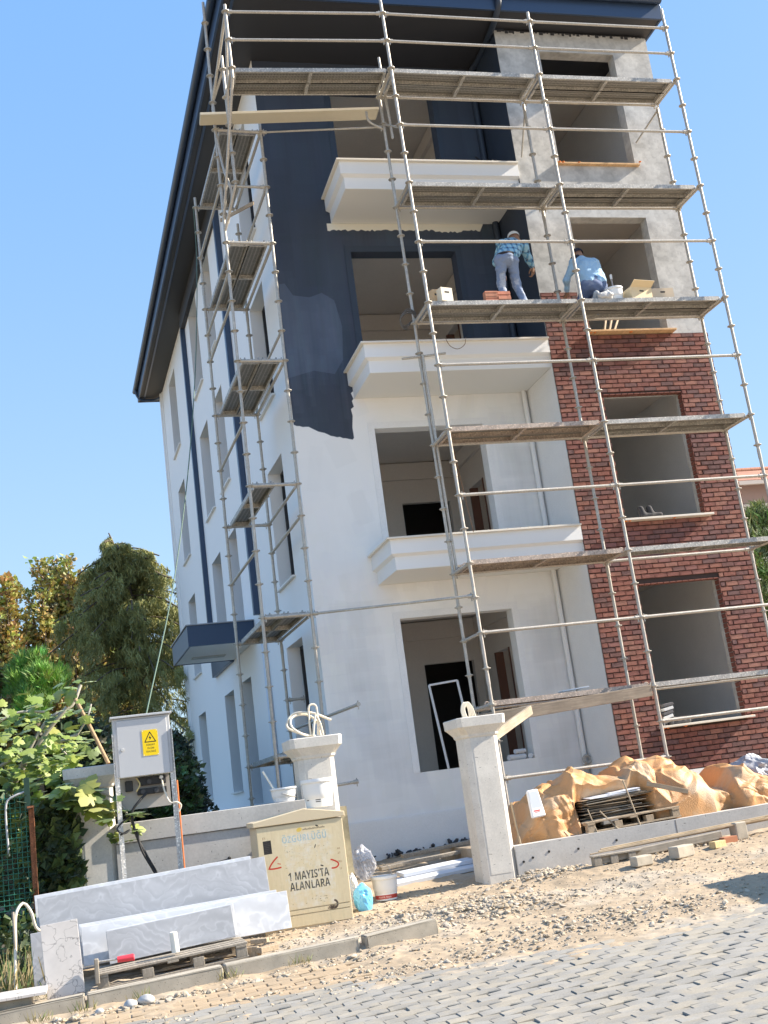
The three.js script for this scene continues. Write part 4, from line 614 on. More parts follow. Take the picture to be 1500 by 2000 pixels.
// -- meter box on two legs
{
  const grey = std({ color: lin(0.50, 0.505, 0.51), roughness: 0.45 }), galv = std({ map: rep(T.steel, 0.6), color: lin(1.5, 1.5, 1.5), roughness: 0.4, metalness: 0.4 }), black = std({ color: lin(0.02, 0.02, 0.02), roughness: 0.6 });
  const t = thing('meter_box', 'grey electric meter box on two steel legs with a yellow warning sign', 'meter box', null, [-4.79, 0, 2.22]);
  mesh('box', rb(-0.30, 0.30, 2.04, 2.655, -0.14, 0.14, 0.008), grey, t);
  mesh('door', rb(-0.262, 0.265, 2.035, 2.63, 0.141, 0.158, 0.006), grey, t);
  mesh('rain_lid', rb(-0.325, 0.325, 2.657, 2.68, -0.17, 0.18, 0.005), grey, t);
  mesh('lock', new THREE.CylinderGeometry(0.016, 0.018, 0.014, 12).rotateX(Math.PI / 2).translate(-0.215, 2.325, 0.165), galv, t);
  const sign = canvasTex(256, 400, (c, w, h) => { c.fillStyle = 'rgb(244,208,0)'; c.fillRect(0, 0, w, h); c.strokeStyle = 'rgb(24,22,14)'; c.lineJoin = 'round'; c.lineWidth = 15; c.beginPath(); c.moveTo(128, 36); c.lineTo(216, 188); c.lineTo(40, 188); c.closePath(); c.stroke(); c.fillStyle = 'rgb(24,22,14)'; c.beginPath(); c.moveTo(136, 82); c.lineTo(104, 132); c.lineTo(126, 132); c.lineTo(118, 172); c.lineTo(152, 118); c.lineTo(130, 118); c.closePath(); c.fill(); c.font = 'bold 40px sans-serif'; c.textAlign = 'center'; c.fillText('DİKKAT', w / 2, 248); c.fillText('ÖLÜM', w / 2, 300); c.save(); c.translate(w / 2, 352); c.scale(0.84, 1); c.fillText('TEHLİKESİ', 0, 0); c.restore(); c.fillStyle = 'rgb(230,230,220)'; for (const [x, y] of [[14, 14], [242, 14], [14, 386], [242, 386]]) { c.beginPath(); c.arc(x, y, 8, 0, 7); c.fill(); } });
  const sg = bx(-0.003, 0.162, 2.235, 2.505, 0.159, 0.1615); { const p = sg.attributes.position, uv = sg.attributes.uv; for (let i = 0; i < p.count; i++) uv.setXY(i, (p.getX(i) + 0.003) / 0.165, (p.getY(i) - 2.235) / 0.27); } mesh('warning_sign', sg, std({ map: sign, roughness: 0.4 }), t);
  for (const s of [-1, 1]) mesh('leg', merge([bx(s * 0.29 - 0.025, s * 0.29 + 0.025, 0.28, 2.5, -0.10, -0.094), bx(s * 0.29 + s * 0.019, s * 0.29 + s * 0.025, 0.28, 2.5, -0.094, -0.045)]).translate(0, 0, 0.22), galv, t);
  const pan = mesh('meter_panel', merge([bx(-0.26, 0.26, 1.70, 2.03, -0.02, -0.01)]), std({ color: lin(0.42, 0.39, 0.35) }), t);
  mesh('terminal_strip', rb(-0.07, 0.22, 1.935, 2.02, -0.009, 0.05, 0.008), black, pan); mesh('terminal_strip', rb(-0.09, 0.22, 1.84, 1.905, -0.009, 0.05, 0.008), black, pan); mesh('socket', rb(-0.21, -0.13, 1.89, 2.0, -0.009, 0.04, 0.008), black, pan);
  for (let i = 0; i < 4; i++) mesh('cable_gland', new THREE.CylinderGeometry(0.026, 0.026, 0.03, 12).rotateX(Math.PI / 2).translate(-0.03 + i * 0.07, 1.87 + (i % 2) * 0.1, 0.06), std({ color: lin(0.06, 0.06, 0.06) }), pan);
  mesh('cable', tube([V(0.0, 1.85, 0.07), V(-0.08, 1.78, 0.12), V(-0.16, 1.68, 0.12), V(-0.14, 1.45, 0.12), V(-0.04, 1.2, 0.1), V(0.06, 0.98, 0.06), V(0.1, 0.7, 0.05)], 0.014, 40, 8), black, t);
  mesh('cable', tube([V(-0.13, 1.5, 0.13), V(-0.10, 1.3, 0.12), V(0.0, 1.08, 0.09), V(0.09, 0.9, 0.06)], 0.012, 30, 8), black, t);
  mesh('cable', tube([V(-0.16, 1.66, 0.13), V(-0.28, 1.58, 0.18), V(-0.33, 1.52, 0.2), V(-0.26, 1.47, 0.2), V(-0.2, 1.5, 0.17), V(-0.3, 1.46, 0.15)], 0.009, 36, 6), black, t);
  mesh('cable', tube([V(0.17, 2.0, 0.06), V(0.19, 1.85, 0.12), V(0.24, 1.72, 0.19), V(0.30, 1.72, 0.2), V(0.345, 1.68, 0.17), V(0.32, 1.62, 0.16)], 0.009, 30, 6), std({ color: lin(0.75, 0.68, 0.55) }), t);
  mesh('cable_reel', new THREE.SphereGeometry(0.022, 12, 8).translate(0.17, 2.0, 0.06), std({ color: lin(0.8, 0.8, 0.78) }), t);
  mesh('cable', tube([V(-0.09, 2.02, 0.05), V(-0.06, 1.95, 0.09), V(-0.1, 1.88, 0.08)], 0.008, 12, 6), std({ color: lin(0.6, 0.48, 0.22) }), t);
  mesh('conduit', rod(V(0.335, 1.95, -0.02), V(0.335, 0.6, -0.02), 0.013, 8), std({ color: lin(0.55, 0.16, 0.05) }), t);
}
single('service_cable', tube([V(-4.72, 2.68, 2.15), V(-4.18, 4.35, 0.55), V(-3.68, 6.35, -0.95), V(-3.22, 8.75, -2.4), V(-2.86, 11.3, -3.75), V(-2.82, 12.25, -3.86)], 0.008, 80, 6), std({ color: lin(0.10, 0.16, 0.12), roughness: 0.6 }), 'green service cable running from the meter box up to the side scaffolding', 'cable');

// -- buckets
function bucket(name, label, pos, r, h, tex, extra) {
  const t = thing(name, label, 'bucket', 'white plastic buckets on the site', pos);
  const pl = std({ color: lin(0.80, 0.80, 0.78), roughness: 0.38 });
  const pr = [[0, 0.004], [r * 0.84, 0], [r * 0.86, 0.006], [r * 0.99, h * 0.86], [r, h * 0.88]].map(p => new THREE.Vector2(...p));
  const g = new THREE.LatheGeometry(pr, 32); for (let i = 0; i < g.attributes.uv.count; i++) g.attributes.uv.setY(i, g.attributes.position.getY(i) / (h * 0.88)); mesh('body', g, tex ? std({ map: tex, roughness: 0.38 }) : pl, t);
  mesh('rim', new THREE.LatheGeometry([[r, h * 0.86], [r * 1.06, h * 0.86], [r * 1.07, h * 0.90], [r * 1.07, h], [r * 1.03, h], [r * 1.0, h * 0.93], [r * 0.97, h * 0.5], [r * 0.82, 0.012], [0, 0.012]].map(p => new THREE.Vector2(...p)), 32), pl, t);
  return t;
}
const logo = (draw) => canvasTex(1024, 256, (c, w, h) => { c.fillStyle = 'rgb(236,236,232)'; c.fillRect(0, 0, w, h); draw(c, w, h); });
{
  const a = bucket('paint_bucket', 'white bucket with a stick on top of the boundary wall', [-3.26, 1.576, 1.90], 0.145, 0.155);
  mesh('stick', rod(V(-0.05, 0.03, 0.0), V(-0.22, 0.36, 0.05), 0.012, 8), std({ color: lin(0.82, 0.80, 0.72) }), a);
  mesh('handle', tube([V(-0.13, 0.12, 0.05), V(0.0, 0.075, 0.155), V(0.145, 0.03, 0.05)], 0.004, 16, 5), M.steel, a);
  const dirty = logo((c, w, h) => { c.fillStyle = 'rgb(60,60,62)'; for (let i = 0; i < 9; i++) c.fillRect(0.60 * w, 40 + i * 19, 62, 9); c.strokeStyle = 'rgb(180,40,50)'; c.lineWidth = 9; c.beginPath(); c.arc(0.635 * w, 40, 22, 0, 7); c.stroke(); c.fillStyle = 'rgb(70,72,78)'; c.fillRect(0.47 * w, 60, 44, 120); c.font = '20px sans-serif'; for (let i = 0; i < 6; i++) { c.fillStyle = `rgba(90,90,96,0.8)`; c.fillRect(0.70 * w, 56 + i * 24, rr(50, 110), 4); c.fillRect(0.70 * w, 64 + i * 24, rr(40, 90), 3); } });
  const b = bucket('paint_bucket', 'large printed white bucket standing on the beige cabinet', [-2.99, 1.47, 2.50], 0.165, 0.30, dirty); b.rotation.y = 2.1; b.rotation.z = 0.0;
  const fb = logo((c, w, h) => { c.fillStyle = 'rgb(186,62,52)'; c.fillRect(0, 186, w, 46); c.fillStyle = 'rgb(236,200,190)'; c.font = 'bold 34px sans-serif'; c.textAlign = 'center'; c.fillText('Plastik Boya', 0.62 * w, 221); for (const x of [0.62, 0.12]) { c.fillStyle = 'rgb(30,28,30)'; c.beginPath(); c.ellipse(x * w, 104, 78, 54, -0.12, 0, 7); c.fill(); c.fillStyle = 'rgb(238,236,232)'; c.font = 'bold 46px sans-serif'; c.fillText('Filli', (x - 0.035) * w, 104); c.fillText('Boya', (x + 0.045) * w, 118); c.fillStyle = 'rgb(190,60,50)'; c.fillRect((x - 0.035) * w, 150, 70, 7); } });
  const d = bucket('paint_bucket', 'white paint bucket with a red band and black logo on the ground', [-2.17, gh(-2.17, 1.7) + 0.0, 1.66], 0.145, 0.27, fb); d.rotation.y = 2.0;
  mesh('handle', new THREE.TorusGeometry(0.15, 0.004, 6, 30, Math.PI).translate(0, 0.25, 0), M.steel, d);
}
// -- crumpled plastic bags
function bag(name, label, pos, r, h, m, s, cr = 1) {
  const g = mergeVertices(new THREE.IcosahedronGeometry(1, 14).deleteAttribute('normal').deleteAttribute('uv')), p = g.attributes.position;
  for (let i = 0; i < p.count; i++) { let x = p.getX(i), y = p.getY(i), z = p.getZ(i); const rg = (u, v, q, k) => Math.abs(2 * vn((u / 4 + 2) % 1, (v / 4 + 2) % 1, q, s + k) - 1); const f = 1.12 - cr * (0.42 * rg(x + z * 0.6, y - z, 7, 1) + 0.26 * rg(z - y * 0.7, x + y, 15, 2) + 0.12 * rg(x * 1.3 + y, z * 1.2, 31, 3)); const neck = y > 0.55 ? lerp(1, 0.45, (y - 0.55) / 0.45) : 1; p.setXYZ(i, x * r * f * neck, (y * 0.5 + 0.5) * h * (1 + 0.1 * (f - 1)), z * r * f * neck); }
  g.computeVertexNormals(); const o = single(name, toCreasedNormals(g, 0.45), m, label, 'bag', 'plastic bags by the gate'); o.position.set(...pos); return o;
}
bag('plastic_bag', 'knotted light blue plastic bag beside the beige cabinet', [-2.60, gh(-2.6, 2.35) - 0.01, 2.38], 0.105, 0.34, std({ color: lin(0.16, 0.52, 0.86), roughness: 0.35 }), 401, 0.42);
bag('plastic_bag', 'small white plastic bag squeezed behind the blue bag', [-2.64, gh(-2.6, 2.1) + 0.02, 2.1], 0.07, 0.40, std({ color: lin(0.80, 0.80, 0.78), roughness: 0.4 }), 421);
bag('plastic_bag', 'clear crumpled plastic sheet hanging out behind the paint bucket', [-2.30, gh(-2.3, 1.3) + 0.2, 1.25], 0.15, 0.42, new THREE.MeshPhysicalMaterial({ color: lin(0.75, 0.77, 0.82), roughness: 0.3, transmission: 0.6, thickness: 0, side: THREE.DoubleSide }), 441, 0.9);
// -- hose coil on the pillar, looped cable on the other
{
  const cream = std({ color: lin(0.74, 0.66, 0.52), roughness: 0.5 });
  const h = thing('hose_coil', 'cream hose looped on top of the pillar behind the cabinet', 'hose', 'hoses left on the pillars', [-2.86, 2.25, 1.86]);
  mesh('loop', tube([V(0.04, 0.01, 0), V(-0.15, 0.06, 0.06), V(-0.28, 0.15, 0.02), V(-0.20, 0.28, -0.02), V(0.0, 0.28, 0.04), V(0.24, 0.17, 0.03)], 0.014, 50, 8), cream, h);
  mesh('loop', tube([V(0.02, 0.012, 0.02), V(-0.12, 0.04, 0.1), V(-0.24, 0.14, 0.09), V(-0.22, 0.24, 0.03), V(-0.05, 0.27, -0.02), V(0.07, 0.18, 0.0), V(0.1, 0.01, 0.0)], 0.014, 50, 8), cream, h);
  mesh('loop', tube([V(-0.02, 0.01, 0.05), V(-0.02, 0.2, 0.05), V(0.0, 0.36, 0.05), V(0.07, 0.36, 0.04), V(0.08, 0.2, 0.05), V(0.06, 0.01, 0.05)], 0.012, 50, 8), cream, h);
  mesh('loop', tube([V(0.0, 0.01, 0.08), V(0.03, 0.16, 0.08), V(0.06, 0.24, 0.06), V(0.1, 0.14, 0.07), V(0.12, 0.01, 0.06)], 0.012, 36, 8), cream, h);
  const c = thing('hose_coil', 'cream cable coil hooped over the lone pillar top', 'hose', 'hoses left on the pillars', [-0.93, 2.26, 1.76]);
  for (let i = 0; i < 5; i++) mesh('loop', tube([V(-0.06 + i * 0.012, 0.0, 0.04), V(-0.07 + i * 0.01, 0.11, 0.03), V(-0.03 + i * 0.014, 0.19, 0.02), V(0.02 + i * 0.014, 0.13, 0.01), V(0.03 + i * 0.02, 0.0, 0.0)], 0.009, 26, 6), cream, c);
}
// -- boards at the foot of the building
{
  const wp = std({ color: lin(0.62, 0.65, 0.70), roughness: 0.7 });
  const B = [['board', rbx(2.0, 0.05, 0.55, 0.008), wp, [-0.95, 0.46, 0.45], [0.03, 0.03, 0.05], 'wide pale insulation panel lying flat inside the gate'], ['board', rbx(1.7, 0.05, 0.4, 0.008), wp, [-0.75, 0.53, 0.2], [0.02, -0.02, 0.05], 'second pale panel lying on top of the wide one'], ['board', rbx(2.1, 0.05, 0.13, 0.008), M.oldwood, [-0.7, 0.62, -0.3], [0, 0.05, 0.05], 'grey scaffold plank lying behind the pale panels'], ['board', rbx(1.8, 0.05, 0.13, 0.008), M.oldwood, [-0.45, 0.72, -0.55], [0, -0.03, 0.06], 'rear grey plank lying against the building foot'], ['board', rbx(1.1, 0.03, 0.09, 0.006), M.oldwood, [-1.4, 0.37, 1.15], [0.0, 0.08, 0.05], 'thin dusty batten lying nearest the gate opening']];
  for (const [n, g, m, p, r, l] of B) { const o = single(n, g, m, l, 'board', 'boards inside the gate'); o.position.set(...p); o.rotation.set(...r); }
  const lump = tagAs(new THREE.InstancedMesh(new THREE.IcosahedronGeometry(1, 0), std({ color: lin(0.06, 0.06, 0.065), roughness: 0.95 }), 70), 'dark crumbs of bitumen along the building foot', 'rubble', null, 'stuff'); const d = new THREE.Object3D();
  for (let i = 0; i < 70; i++) { const x = rr(-1.7, 1.6), s = rr(0.01, 0.035); d.position.set(x, gh(x, ZW) + rr(0.0, 0.07), ZW + rr(0.04, 0.12)); d.scale.set(s * 2, s, s); d.rotation.set(rnd(), rnd() * 6, rnd()); d.updateMatrix(); lump.setMatrixAt(i, d.matrix); } lump.name = 'bitumen_crumbs'; scene.add(lump);
}
// ================================================================ tarp heap and timber behind the low wall
const env = (() => { const P = [[-0.42, 0.70], [-0.30, 0.95], [-0.15, 1.19], [0.0, 1.28], [0.22, 1.25], [0.35, 1.40], [0.58, 1.47], [0.9, 1.40], [1.02, 1.36], [1.12, 1.47], [1.36, 1.57], [1.7, 1.50], [2.0, 1.36], [2.22, 1.12], [2.4, 1.05], [2.52, 1.25], [2.8, 1.20], [3.1, 1.06], [3.3, 0.86], [3.45, 0.70]]; return x => { if (x <= P[0][0]) return P[0][1]; for (let i = 1; i < P.length; i++) if (x < P[i][0]) { const t = (x - P[i - 1][0]) / (P[i][0] - P[i - 1][0]); return lerp(P[i - 1][1], P[i][1], t * t * (3 - 2 * t)); } return 0.70; }; })();
{
  const nx = 330, nz2 = 160, base = 0.69, pos = [], idx = [], uvs = [];
  const folds = Array.from({ length: 190 }, (_, i) => { const w = i < 60 ? rr(0.10, 0.22) : rr(0.022, 0.075), an = rr(-1.2, 1.2) + (rnd() < 0.6 ? Math.PI / 2 : 0); return { x: rr(-0.4, 3.4), v: rr(0.1, 1.9), c: Math.cos(an), s: Math.sin(an), l: rr(0.18, 0.6) * (i < 40 ? 1.4 : 1), w, a: w * rr(0.22, 0.46) * (rnd() < 0.4 ? -1 : 1), k: rr(-1.2, 1.2) }; });
  const crease = (x, v) => { let d = 0; for (const f of folds) { const dx = x - f.x, dv = v - f.v, al = dx * f.c + dv * f.s; if (Math.abs(al) > f.l) continue; const pe = -dx * f.s + dv * f.c + f.k * al * al, q = 1 - Math.abs(pe) / f.w; if (q > 0) d += f.a * q * smooth(1, 0.35, Math.abs(al) / f.l); } return d; };
  for (let j = 0; j <= nz2; j++) for (let i = 0; i <= nx; i++) {
    const u = i / nx, v = j / nz2, x0 = lerp(-0.42, 3.45, u), a = v * Math.PI; // v sweeps from the back foot over the top to the front foot
    const h = Math.max(0.02, env(x0) - base), rz2 = 0.30 + 0.42 * Math.min(1, h / 0.6), cz = 1.15;
    const sup = (c, p) => Math.sign(c) * Math.pow(Math.abs(c), p);
    let x = x0, y = base + h * sup(Math.sin(a), 0.70), z = cz - rz2 * sup(Math.cos(a), 0.85);
    const w = Math.min(1, h / 0.3) * smooth(0, 0.15, Math.sin(a)), d2 = crease(x0 * 0.9 + 4, 9);
    const d = crease(x0, v * 2) * w + 0.02 * (nz(x0 * 2, v * 3, 30, 2, 501) - 0.5) * w; x += d * 0.2; y += d * (0.35 + 0.6 * Math.sin(a)); z += d * (v > 0.5 ? 1 : -1) * (0.35 + 0.6 * Math.abs(Math.cos(a)));
    if (x0 > 0.25 && x0 < 1.32 && v > 0.60) { const k = smooth(0.25, 0.36, x0) * smooth(1.32, 1.2, x0); y = lerp(y, Math.max(y, 1.16 - 0.10 * smooth(0.6, 1.3, x0) - 0.06 * smooth(0.6, 0.25, x0) + 0.05 * (v - 0.6) * 0 + 0.03 * d2), k); z = lerp(z, Math.min(z, 1.74 - 0.5 * (v - 0.6)), k); } // lifted over the timber stack
    pos.push(x, Math.max(base - 0.01, y), Math.min(z, 1.88)); uvs.push(x, a * 0.6);
    if (i && j) { const o = j * (nx + 1) + i; idx.push(o, o - 1, o - nx - 2, o, o - nx - 2, o - nx - 1); }
  }
  const g = new THREE.BufferGeometry(); g.setAttribute('position', new THREE.Float32BufferAttribute(pos, 3)); g.setAttribute('uv', new THREE.Float32BufferAttribute(uvs, 2)); g.setIndex(idx);
  T.tarp = tex((u, v) => { const a = fbm(u, v, 5, 5, 531), b = vn(u, v, 128, 533), d = smooth(0.5, 0.68, fbm(u, v, 4, 5, 539)); const k = 0.85 + 0.3 * (a - 0.4) + 0.08 * (b - 0.5); return tone([lerp(0.66, 0.60, d), lerp(0.35, 0.40, d), lerp(0.14, 0.23, d)], k); });
  const o = single('tarpaulin', toCreasedNormals(g, 0.25), std({ map: rep(T.tarp, 1.3), roughness: 0.52, side: THREE.DoubleSide, bumpMap: rep(T.fine, 0.25), bumpScale: 0.004 }), 'crumpled orange tarpaulin heaped behind the low wall', 'tarpaulin');
}
bag('plastic_sheet', 'grey crumpled plastic sheet at the right end of the orange heap', [3.35, 0.69, 0.75], 0.42, 0.72, new THREE.MeshPhysicalMaterial({ color: lin(0.42, 0.43, 0.46), roughness: 0.4, transmission: 0.25, thickness: 0 }), 461);
bag('plastic_sheet', 'brownish plastic lump peeping out behind the orange heap', [2.35, 0.9, 0.55], 0.3, 0.42, std({ color: lin(0.25, 0.19, 0.16), roughness: 0.5 }), 471);
{
  // stack of thin sheets and offcuts under the lifted tarp
  const t = thing('timber_stack', 'stack of thin boards and offcuts under the lifted edge of the tarp', 'timber', null, [0, 0, 0]);
  const ms = [M.oldwood, M.wood, std({ map: rep(T.oldwood, 0.5), color: lin(0.55, 0.48, 0.40) }), std({ map: rep(T.oldwood, 0.5), color: lin(0.75, 0.68, 0.6) })];
  for (let i = 0; i < 26; i++) { const y = 0.86 + i * 0.011, w = rr(0.55, 0.95), x = rr(0.32, 0.45) + w / 2; const o = mesh('sheet', rbx(w, rr(0.006, 0.010), 0.28, 0.002), ms[i % 4], t); o.position.set(Math.min(x, 1.22 - w / 2 + 0.1), y, 1.62 + rr(-0.03, 0.035)); o.rotation.set(rr(-0.02, 0.02), rr(-0.08, 0.08), 0.03 + rr(-0.04, 0.04)); }
  const wh = std({ color: lin(0.72, 0.75, 0.80), roughness: 0.35 });
  for (const [x, y, w, r] of [[0.85, 1.155, 0.6, 0.03], [0.95, 1.175, 0.4, 0.06], [0.7, 1.14, 0.5, 0.0]]) { const o = mesh('white_panel', rbx(w, 0.012, 0.2, 0.002), wh, t); o.position.set(x, y, 1.68); o.rotation.set(0.05, rr(-0.1, 0.1), r); }
  const cb = mesh('grey_block', rbx(0.2, 0.075, 0.1, 0.006), M.cast, t); cb.position.set(0.68, 0.85, 1.76);
}
pallet('pallet', 'wooden pallet under the board stack on the low wall', 0.30, 0.745, 1.95, 1.25, 0.8, 0.0, 0.03, M.wood, 0.13);
for (const [p, q, r, l] of [[V(-0.48, 0.70, 1.72), V(-0.50, 1.22, 1.66), 0.013, 'thin stake standing at the left end of the orange heap'], [V(0.99, 0.72, 1.95), V(0.90, 1.30, 1.86), 0.010, 'tall thin rod stuck in front of the board stack'], [V(0.42, 0.72, 1.96), V(0.37, 1.02, 1.88), 0.007, 'short wire stub left of the grey block'], [V(0.72, 0.70, 1.98), V(0.54, 0.98, 1.84), 0.009, 'slanting iron bar before the board stack']]) single('rod', rod(p, q, r, 7), std({ map: rep(T.oldwood, 0.4), color: lin(1.15, 1.05, 0.9) }), l, 'rod', 'rods stuck along the low wall');
{
  const b = thing('paper_bag', 'white paper bag with red print hanging at the left of the tarp', 'bag', null, [-0.22, 0.98, 1.72]);
  const tx = canvasTex(128, 256, (c, w, h) => { c.fillStyle = 'rgb(226,228,230)'; c.fillRect(0, 0, w, h); c.fillStyle = 'rgb(200,70,60)'; c.fillRect(24, 190, 60, 12); c.fillRect(34, 206, 44, 7); c.fillStyle = 'rgba(150,160,172,0.5)'; c.fillRect(20, 20, 88, 150); });
  const g = new RoundedBoxGeometry(0.17, 0.33, 0.05, 4, 0.02), p = g.attributes.position; for (let i = 0; i < p.count; i++) p.setX(i, p.getX(i) * (1 - 0.25 * (p.getY(i) / 0.33))); g.computeVertexNormals(); const o = mesh('sack', buv(g), std({ map: tx, roughness: 0.4 }), b); const uv = o.geometry.attributes.uv, q = o.geometry.attributes.position; for (let i = 0; i < q.count; i++) uv.setXY(i, q.getX(i) / 0.19 + 0.5, q.getY(i) / 0.33 + 0.5); o.rotation.set(-0.15, 0.1, 0.06); o.position.y = 0.19;
}
single('timber_batten', bar(V(1.22, 1.22, 1.84), V(1.72, 1.06, 1.90), 0.022, 0.055), M.wood, 'short raw batten lying across the tarp folds', 'batten');
// -- lath bundle, long beam and blocks in front of the low wall
{
  const t = thing('lath_bundle', 'bundle of long thin laths lying on the dirt before the low wall', 'timber', null, [0, 0, 0]);
  const pale = std({ map: rep(T.wood, 0.7), color: lin(1.25, 1.28, 1.25) });
  for (let i = 0; i < 12; i++) { const x0 = -0.02 + i * 0.10 + rr(-0.05, 0.05), z = 2.62 - i * 0.035; mesh('lath', bar(V(x0, 0.565 + (i % 3) * 0.016, z), V(x0 + 2.2 + rr(-0.2, 0.5), 0.63 + (i % 3) * 0.016 + 0.02, z - 0.02 + rr(-0.02, 0.02)), 0.028, 0.014), i % 3 ? pale : M.wood, t); }
  const o = single('timber_beam', bar(V(0.02, 0.495, 2.72), V(1.62, 0.56, 2.66), 0.06, 0.085), M.oldwood, 'thick weathered beam lying in front of the laths', 'beam');
  const pl = thing('pallet_fragment', 'broken pallet end under the left tip of the laths', 'pallet', null, [0.0, 0.43, 2.74]);
  mesh('board', rbx(0.62, 0.018, 0.09, 0.003).translate(0.25, 0.0, 0), M.oldwood, pl); mesh('board', rbx(0.62, 0.018, 0.09, 0.003).translate(0.25, 0.115, 0), M.oldwood, pl); for (const x of [0.0, 0.2, 0.42]) mesh('block', rbx(0.09, 0.09, 0.09, 0.004).translate(x, 0.058, -0.005), M.oldwood, pl);
  const B = [[0.40, 3.02, 0.24, 0.11, 0.12, 0.25, 'grey concrete block nearest the broken pallet end'], [0.92, 2.98, 0.30, 0.13, 0.14, 0.42, 'larger grey concrete block in the middle under the beam'], [1.92, 2.55, 0.16, 0.2, 0.14, 0.1, 'dark concrete block at the right end of the beam']];
  for (const [x, z, w, h, d, yaw, l] of B) { const q = single('concrete_block', rbx(w, h, d, 0.016, 2), M.kerb, l, 'block', 'concrete blocks by the low wall'); q.position.set(x, dirtY(x, z) + h / 2 - 0.01, z); q.rotation.y = yaw; }
  const y = single('timber_offcut', rbx(0.2, 0.075, 0.09, 0.006), std({ map: rep(T.wood, 0.5), color: lin(1.5, 1.45, 1.1) }), 'bright yellow timber offcut right of the concrete blocks', 'offcut'); y.position.set(1.45, dirtY(1.45, 2.85) + 0.03, 2.85); y.rotation.y = 0.4;
  const r = single('brick', rbx(0.2, 0.07, 0.1, 0.006), std({ color: lin(0.35, 0.14, 0.07) }), 'loose red brick lying between offcut and dark block', 'brick'); r.position.set(1.68, dirtY(1.68, 2.7) + 0.03, 2.7); r.rotation.y = 0.2;
  const lp = single('long_plank', bar(V(-0.40, 2.30, -0.02), V(2.46, 2.44, 0.02), 0.05, 0.16), std({ map: rep(T.oldwood, 0.8), color: lin(1.0, 0.93, 0.86) }), 'long stained plank on edge along the lowest scaffold lift', 'plank');
  const st = single('timber_strut', bar(V(-0.52, 2.0, 1.3), V(0.55, 2.36, 0.12), 0.05, 0.12), std({ map: rep(T.oldwood, 0.8), color: lin(1.2, 1.14, 1.05) }), 'pale timber strut slanting from the lone pillar to the scaffold', 'strut');
}
{ // white metal frame leaning inside the ground floor opening
  const fr = thing('metal_frame', 'thin white metal frame standing in the ground floor opening', 'frame', null, [0, 0, 0]); const m = std({ color: lin(0.62, 0.63, 0.64), roughness: 0.5 });
  mesh('side_bar', bar(V(-0.02, 1.75, -2.15), V(-0.12, 3.05, -2.25), 0.03, 0.03), m, fr); mesh('side_bar', bar(V(0.45, 1.75, -2.15), V(0.35, 3.08, -2.25), 0.03, 0.03), m, fr); mesh('top_bar', bar(V(-0.12, 3.05, -2.25), V(0.35, 3.08, -2.25), 0.03, 0.03), m, fr);
}

// ================================================================ the two bricklayers (surface nets over smooth capsule fields)
function nets(f, lo, hi, cell) {
  const n = [0, 1, 2].map(i => Math.ceil((hi[i] - lo[i]) / cell) + 2), id = (x, y, z) => (z * n[1] + y) * n[0] + x, F = new Float32Array(n[0] * n[1] * n[2]);
  for (let z = 0; z < n[2]; z++) for (let y = 0; y < n[1]; y++) for (let x = 0; x < n[0]; x++) F[id(x, y, z)] = f(lo[0] + x * cell, lo[1] + y * cell, lo[2] + z * cell);
  const vid = new Int32Array(F.length).fill(-1), pos = [], idx = [];
  for (let z = 0; z < n[2] - 1; z++) for (let y = 0; y < n[1] - 1; y++) for (let x = 0; x < n[0] - 1; x++) {
    let sx = 0, sy = 0, sz = 0, c = 0; const v = []; for (let k = 0; k < 8; k++) v.push(F[id(x + (k & 1), y + (k >> 1 & 1), z + (k >> 2))]);
    for (let a = 0; a < 8; a++) for (let b = 1; b < 8; b <<= 1) { const q = a | b; if (q === a || (v[a] < 0) === (v[q] < 0)) continue; const t = v[a] / (v[a] - v[q]); sx += (a & 1) + (b === 1 ? t : 0); sy += (a >> 1 & 1) + (b === 2 ? t : 0); sz += (a >> 2) + (b === 4 ? t : 0); c++; }
    if (c) { vid[id(x, y, z)] = pos.length / 3; pos.push(lo[0] + (x + sx / c) * cell, lo[1] + (y + sy / c) * cell, lo[2] + (z + sz / c) * cell); }
  }
  for (let z = 1; z < n[2] - 1; z++) for (let y = 1; y < n[1] - 1; y++) for (let x = 1; x < n[0] - 1; x++) {
    const s = F[id(x, y, z)] < 0;
    const q = (a, b, c, d, flip) => { if ([a, b, c, d].some(k => vid[k] < 0)) return; const [A, B, C, D] = [a, b, c, d].map(k => vid[k]); flip ? idx.push(A, B, C, A, C, D) : idx.push(A, C, B, A, D, C); };
    if (s !== F[id(x + 1, y, z)] < 0) q(id(x, y - 1, z - 1), id(x, y, z - 1), id(x, y, z), id(x, y - 1, z), s);
    if (s !== F[id(x, y + 1, z)] < 0) q(id(x - 1, y, z - 1), id(x - 1, y, z), id(x, y, z), id(x, y, z - 1), s);
    if (s !== F[id(x, y, z + 1)] < 0) q(id(x - 1, y - 1, z), id(x, y - 1, z), id(x, y, z), id(x - 1, y, z), s);
  }
  const g = new THREE.BufferGeometry(); g.setAttribute('position', new THREE.Float32BufferAttribute(pos, 3)); g.setIndex(idx); g.computeVertexNormals(); return g;
}
const cap = (p, a, b, ra, rb2) => { const bax = b[0] - a[0], bay = b[1] - a[1], baz = b[2] - a[2], pax = p[0] - a[0], pay = p[1] - a[1], paz = p[2] - a[2]; const h = clamp((pax * bax + pay * bay + paz * baz) / (bax * bax + bay * bay + baz * baz + 1e-9), 0, 1); return Math.hypot(pax - bax * h, pay - bay * h, paz - baz * h) - lerp(ra, rb2, h); };
const smin = (a, b, k) => { const h = clamp(0.5 + 0.5 * (b - a) / k, 0, 1); return lerp(b, a, h) - k * h * (1 - h); };
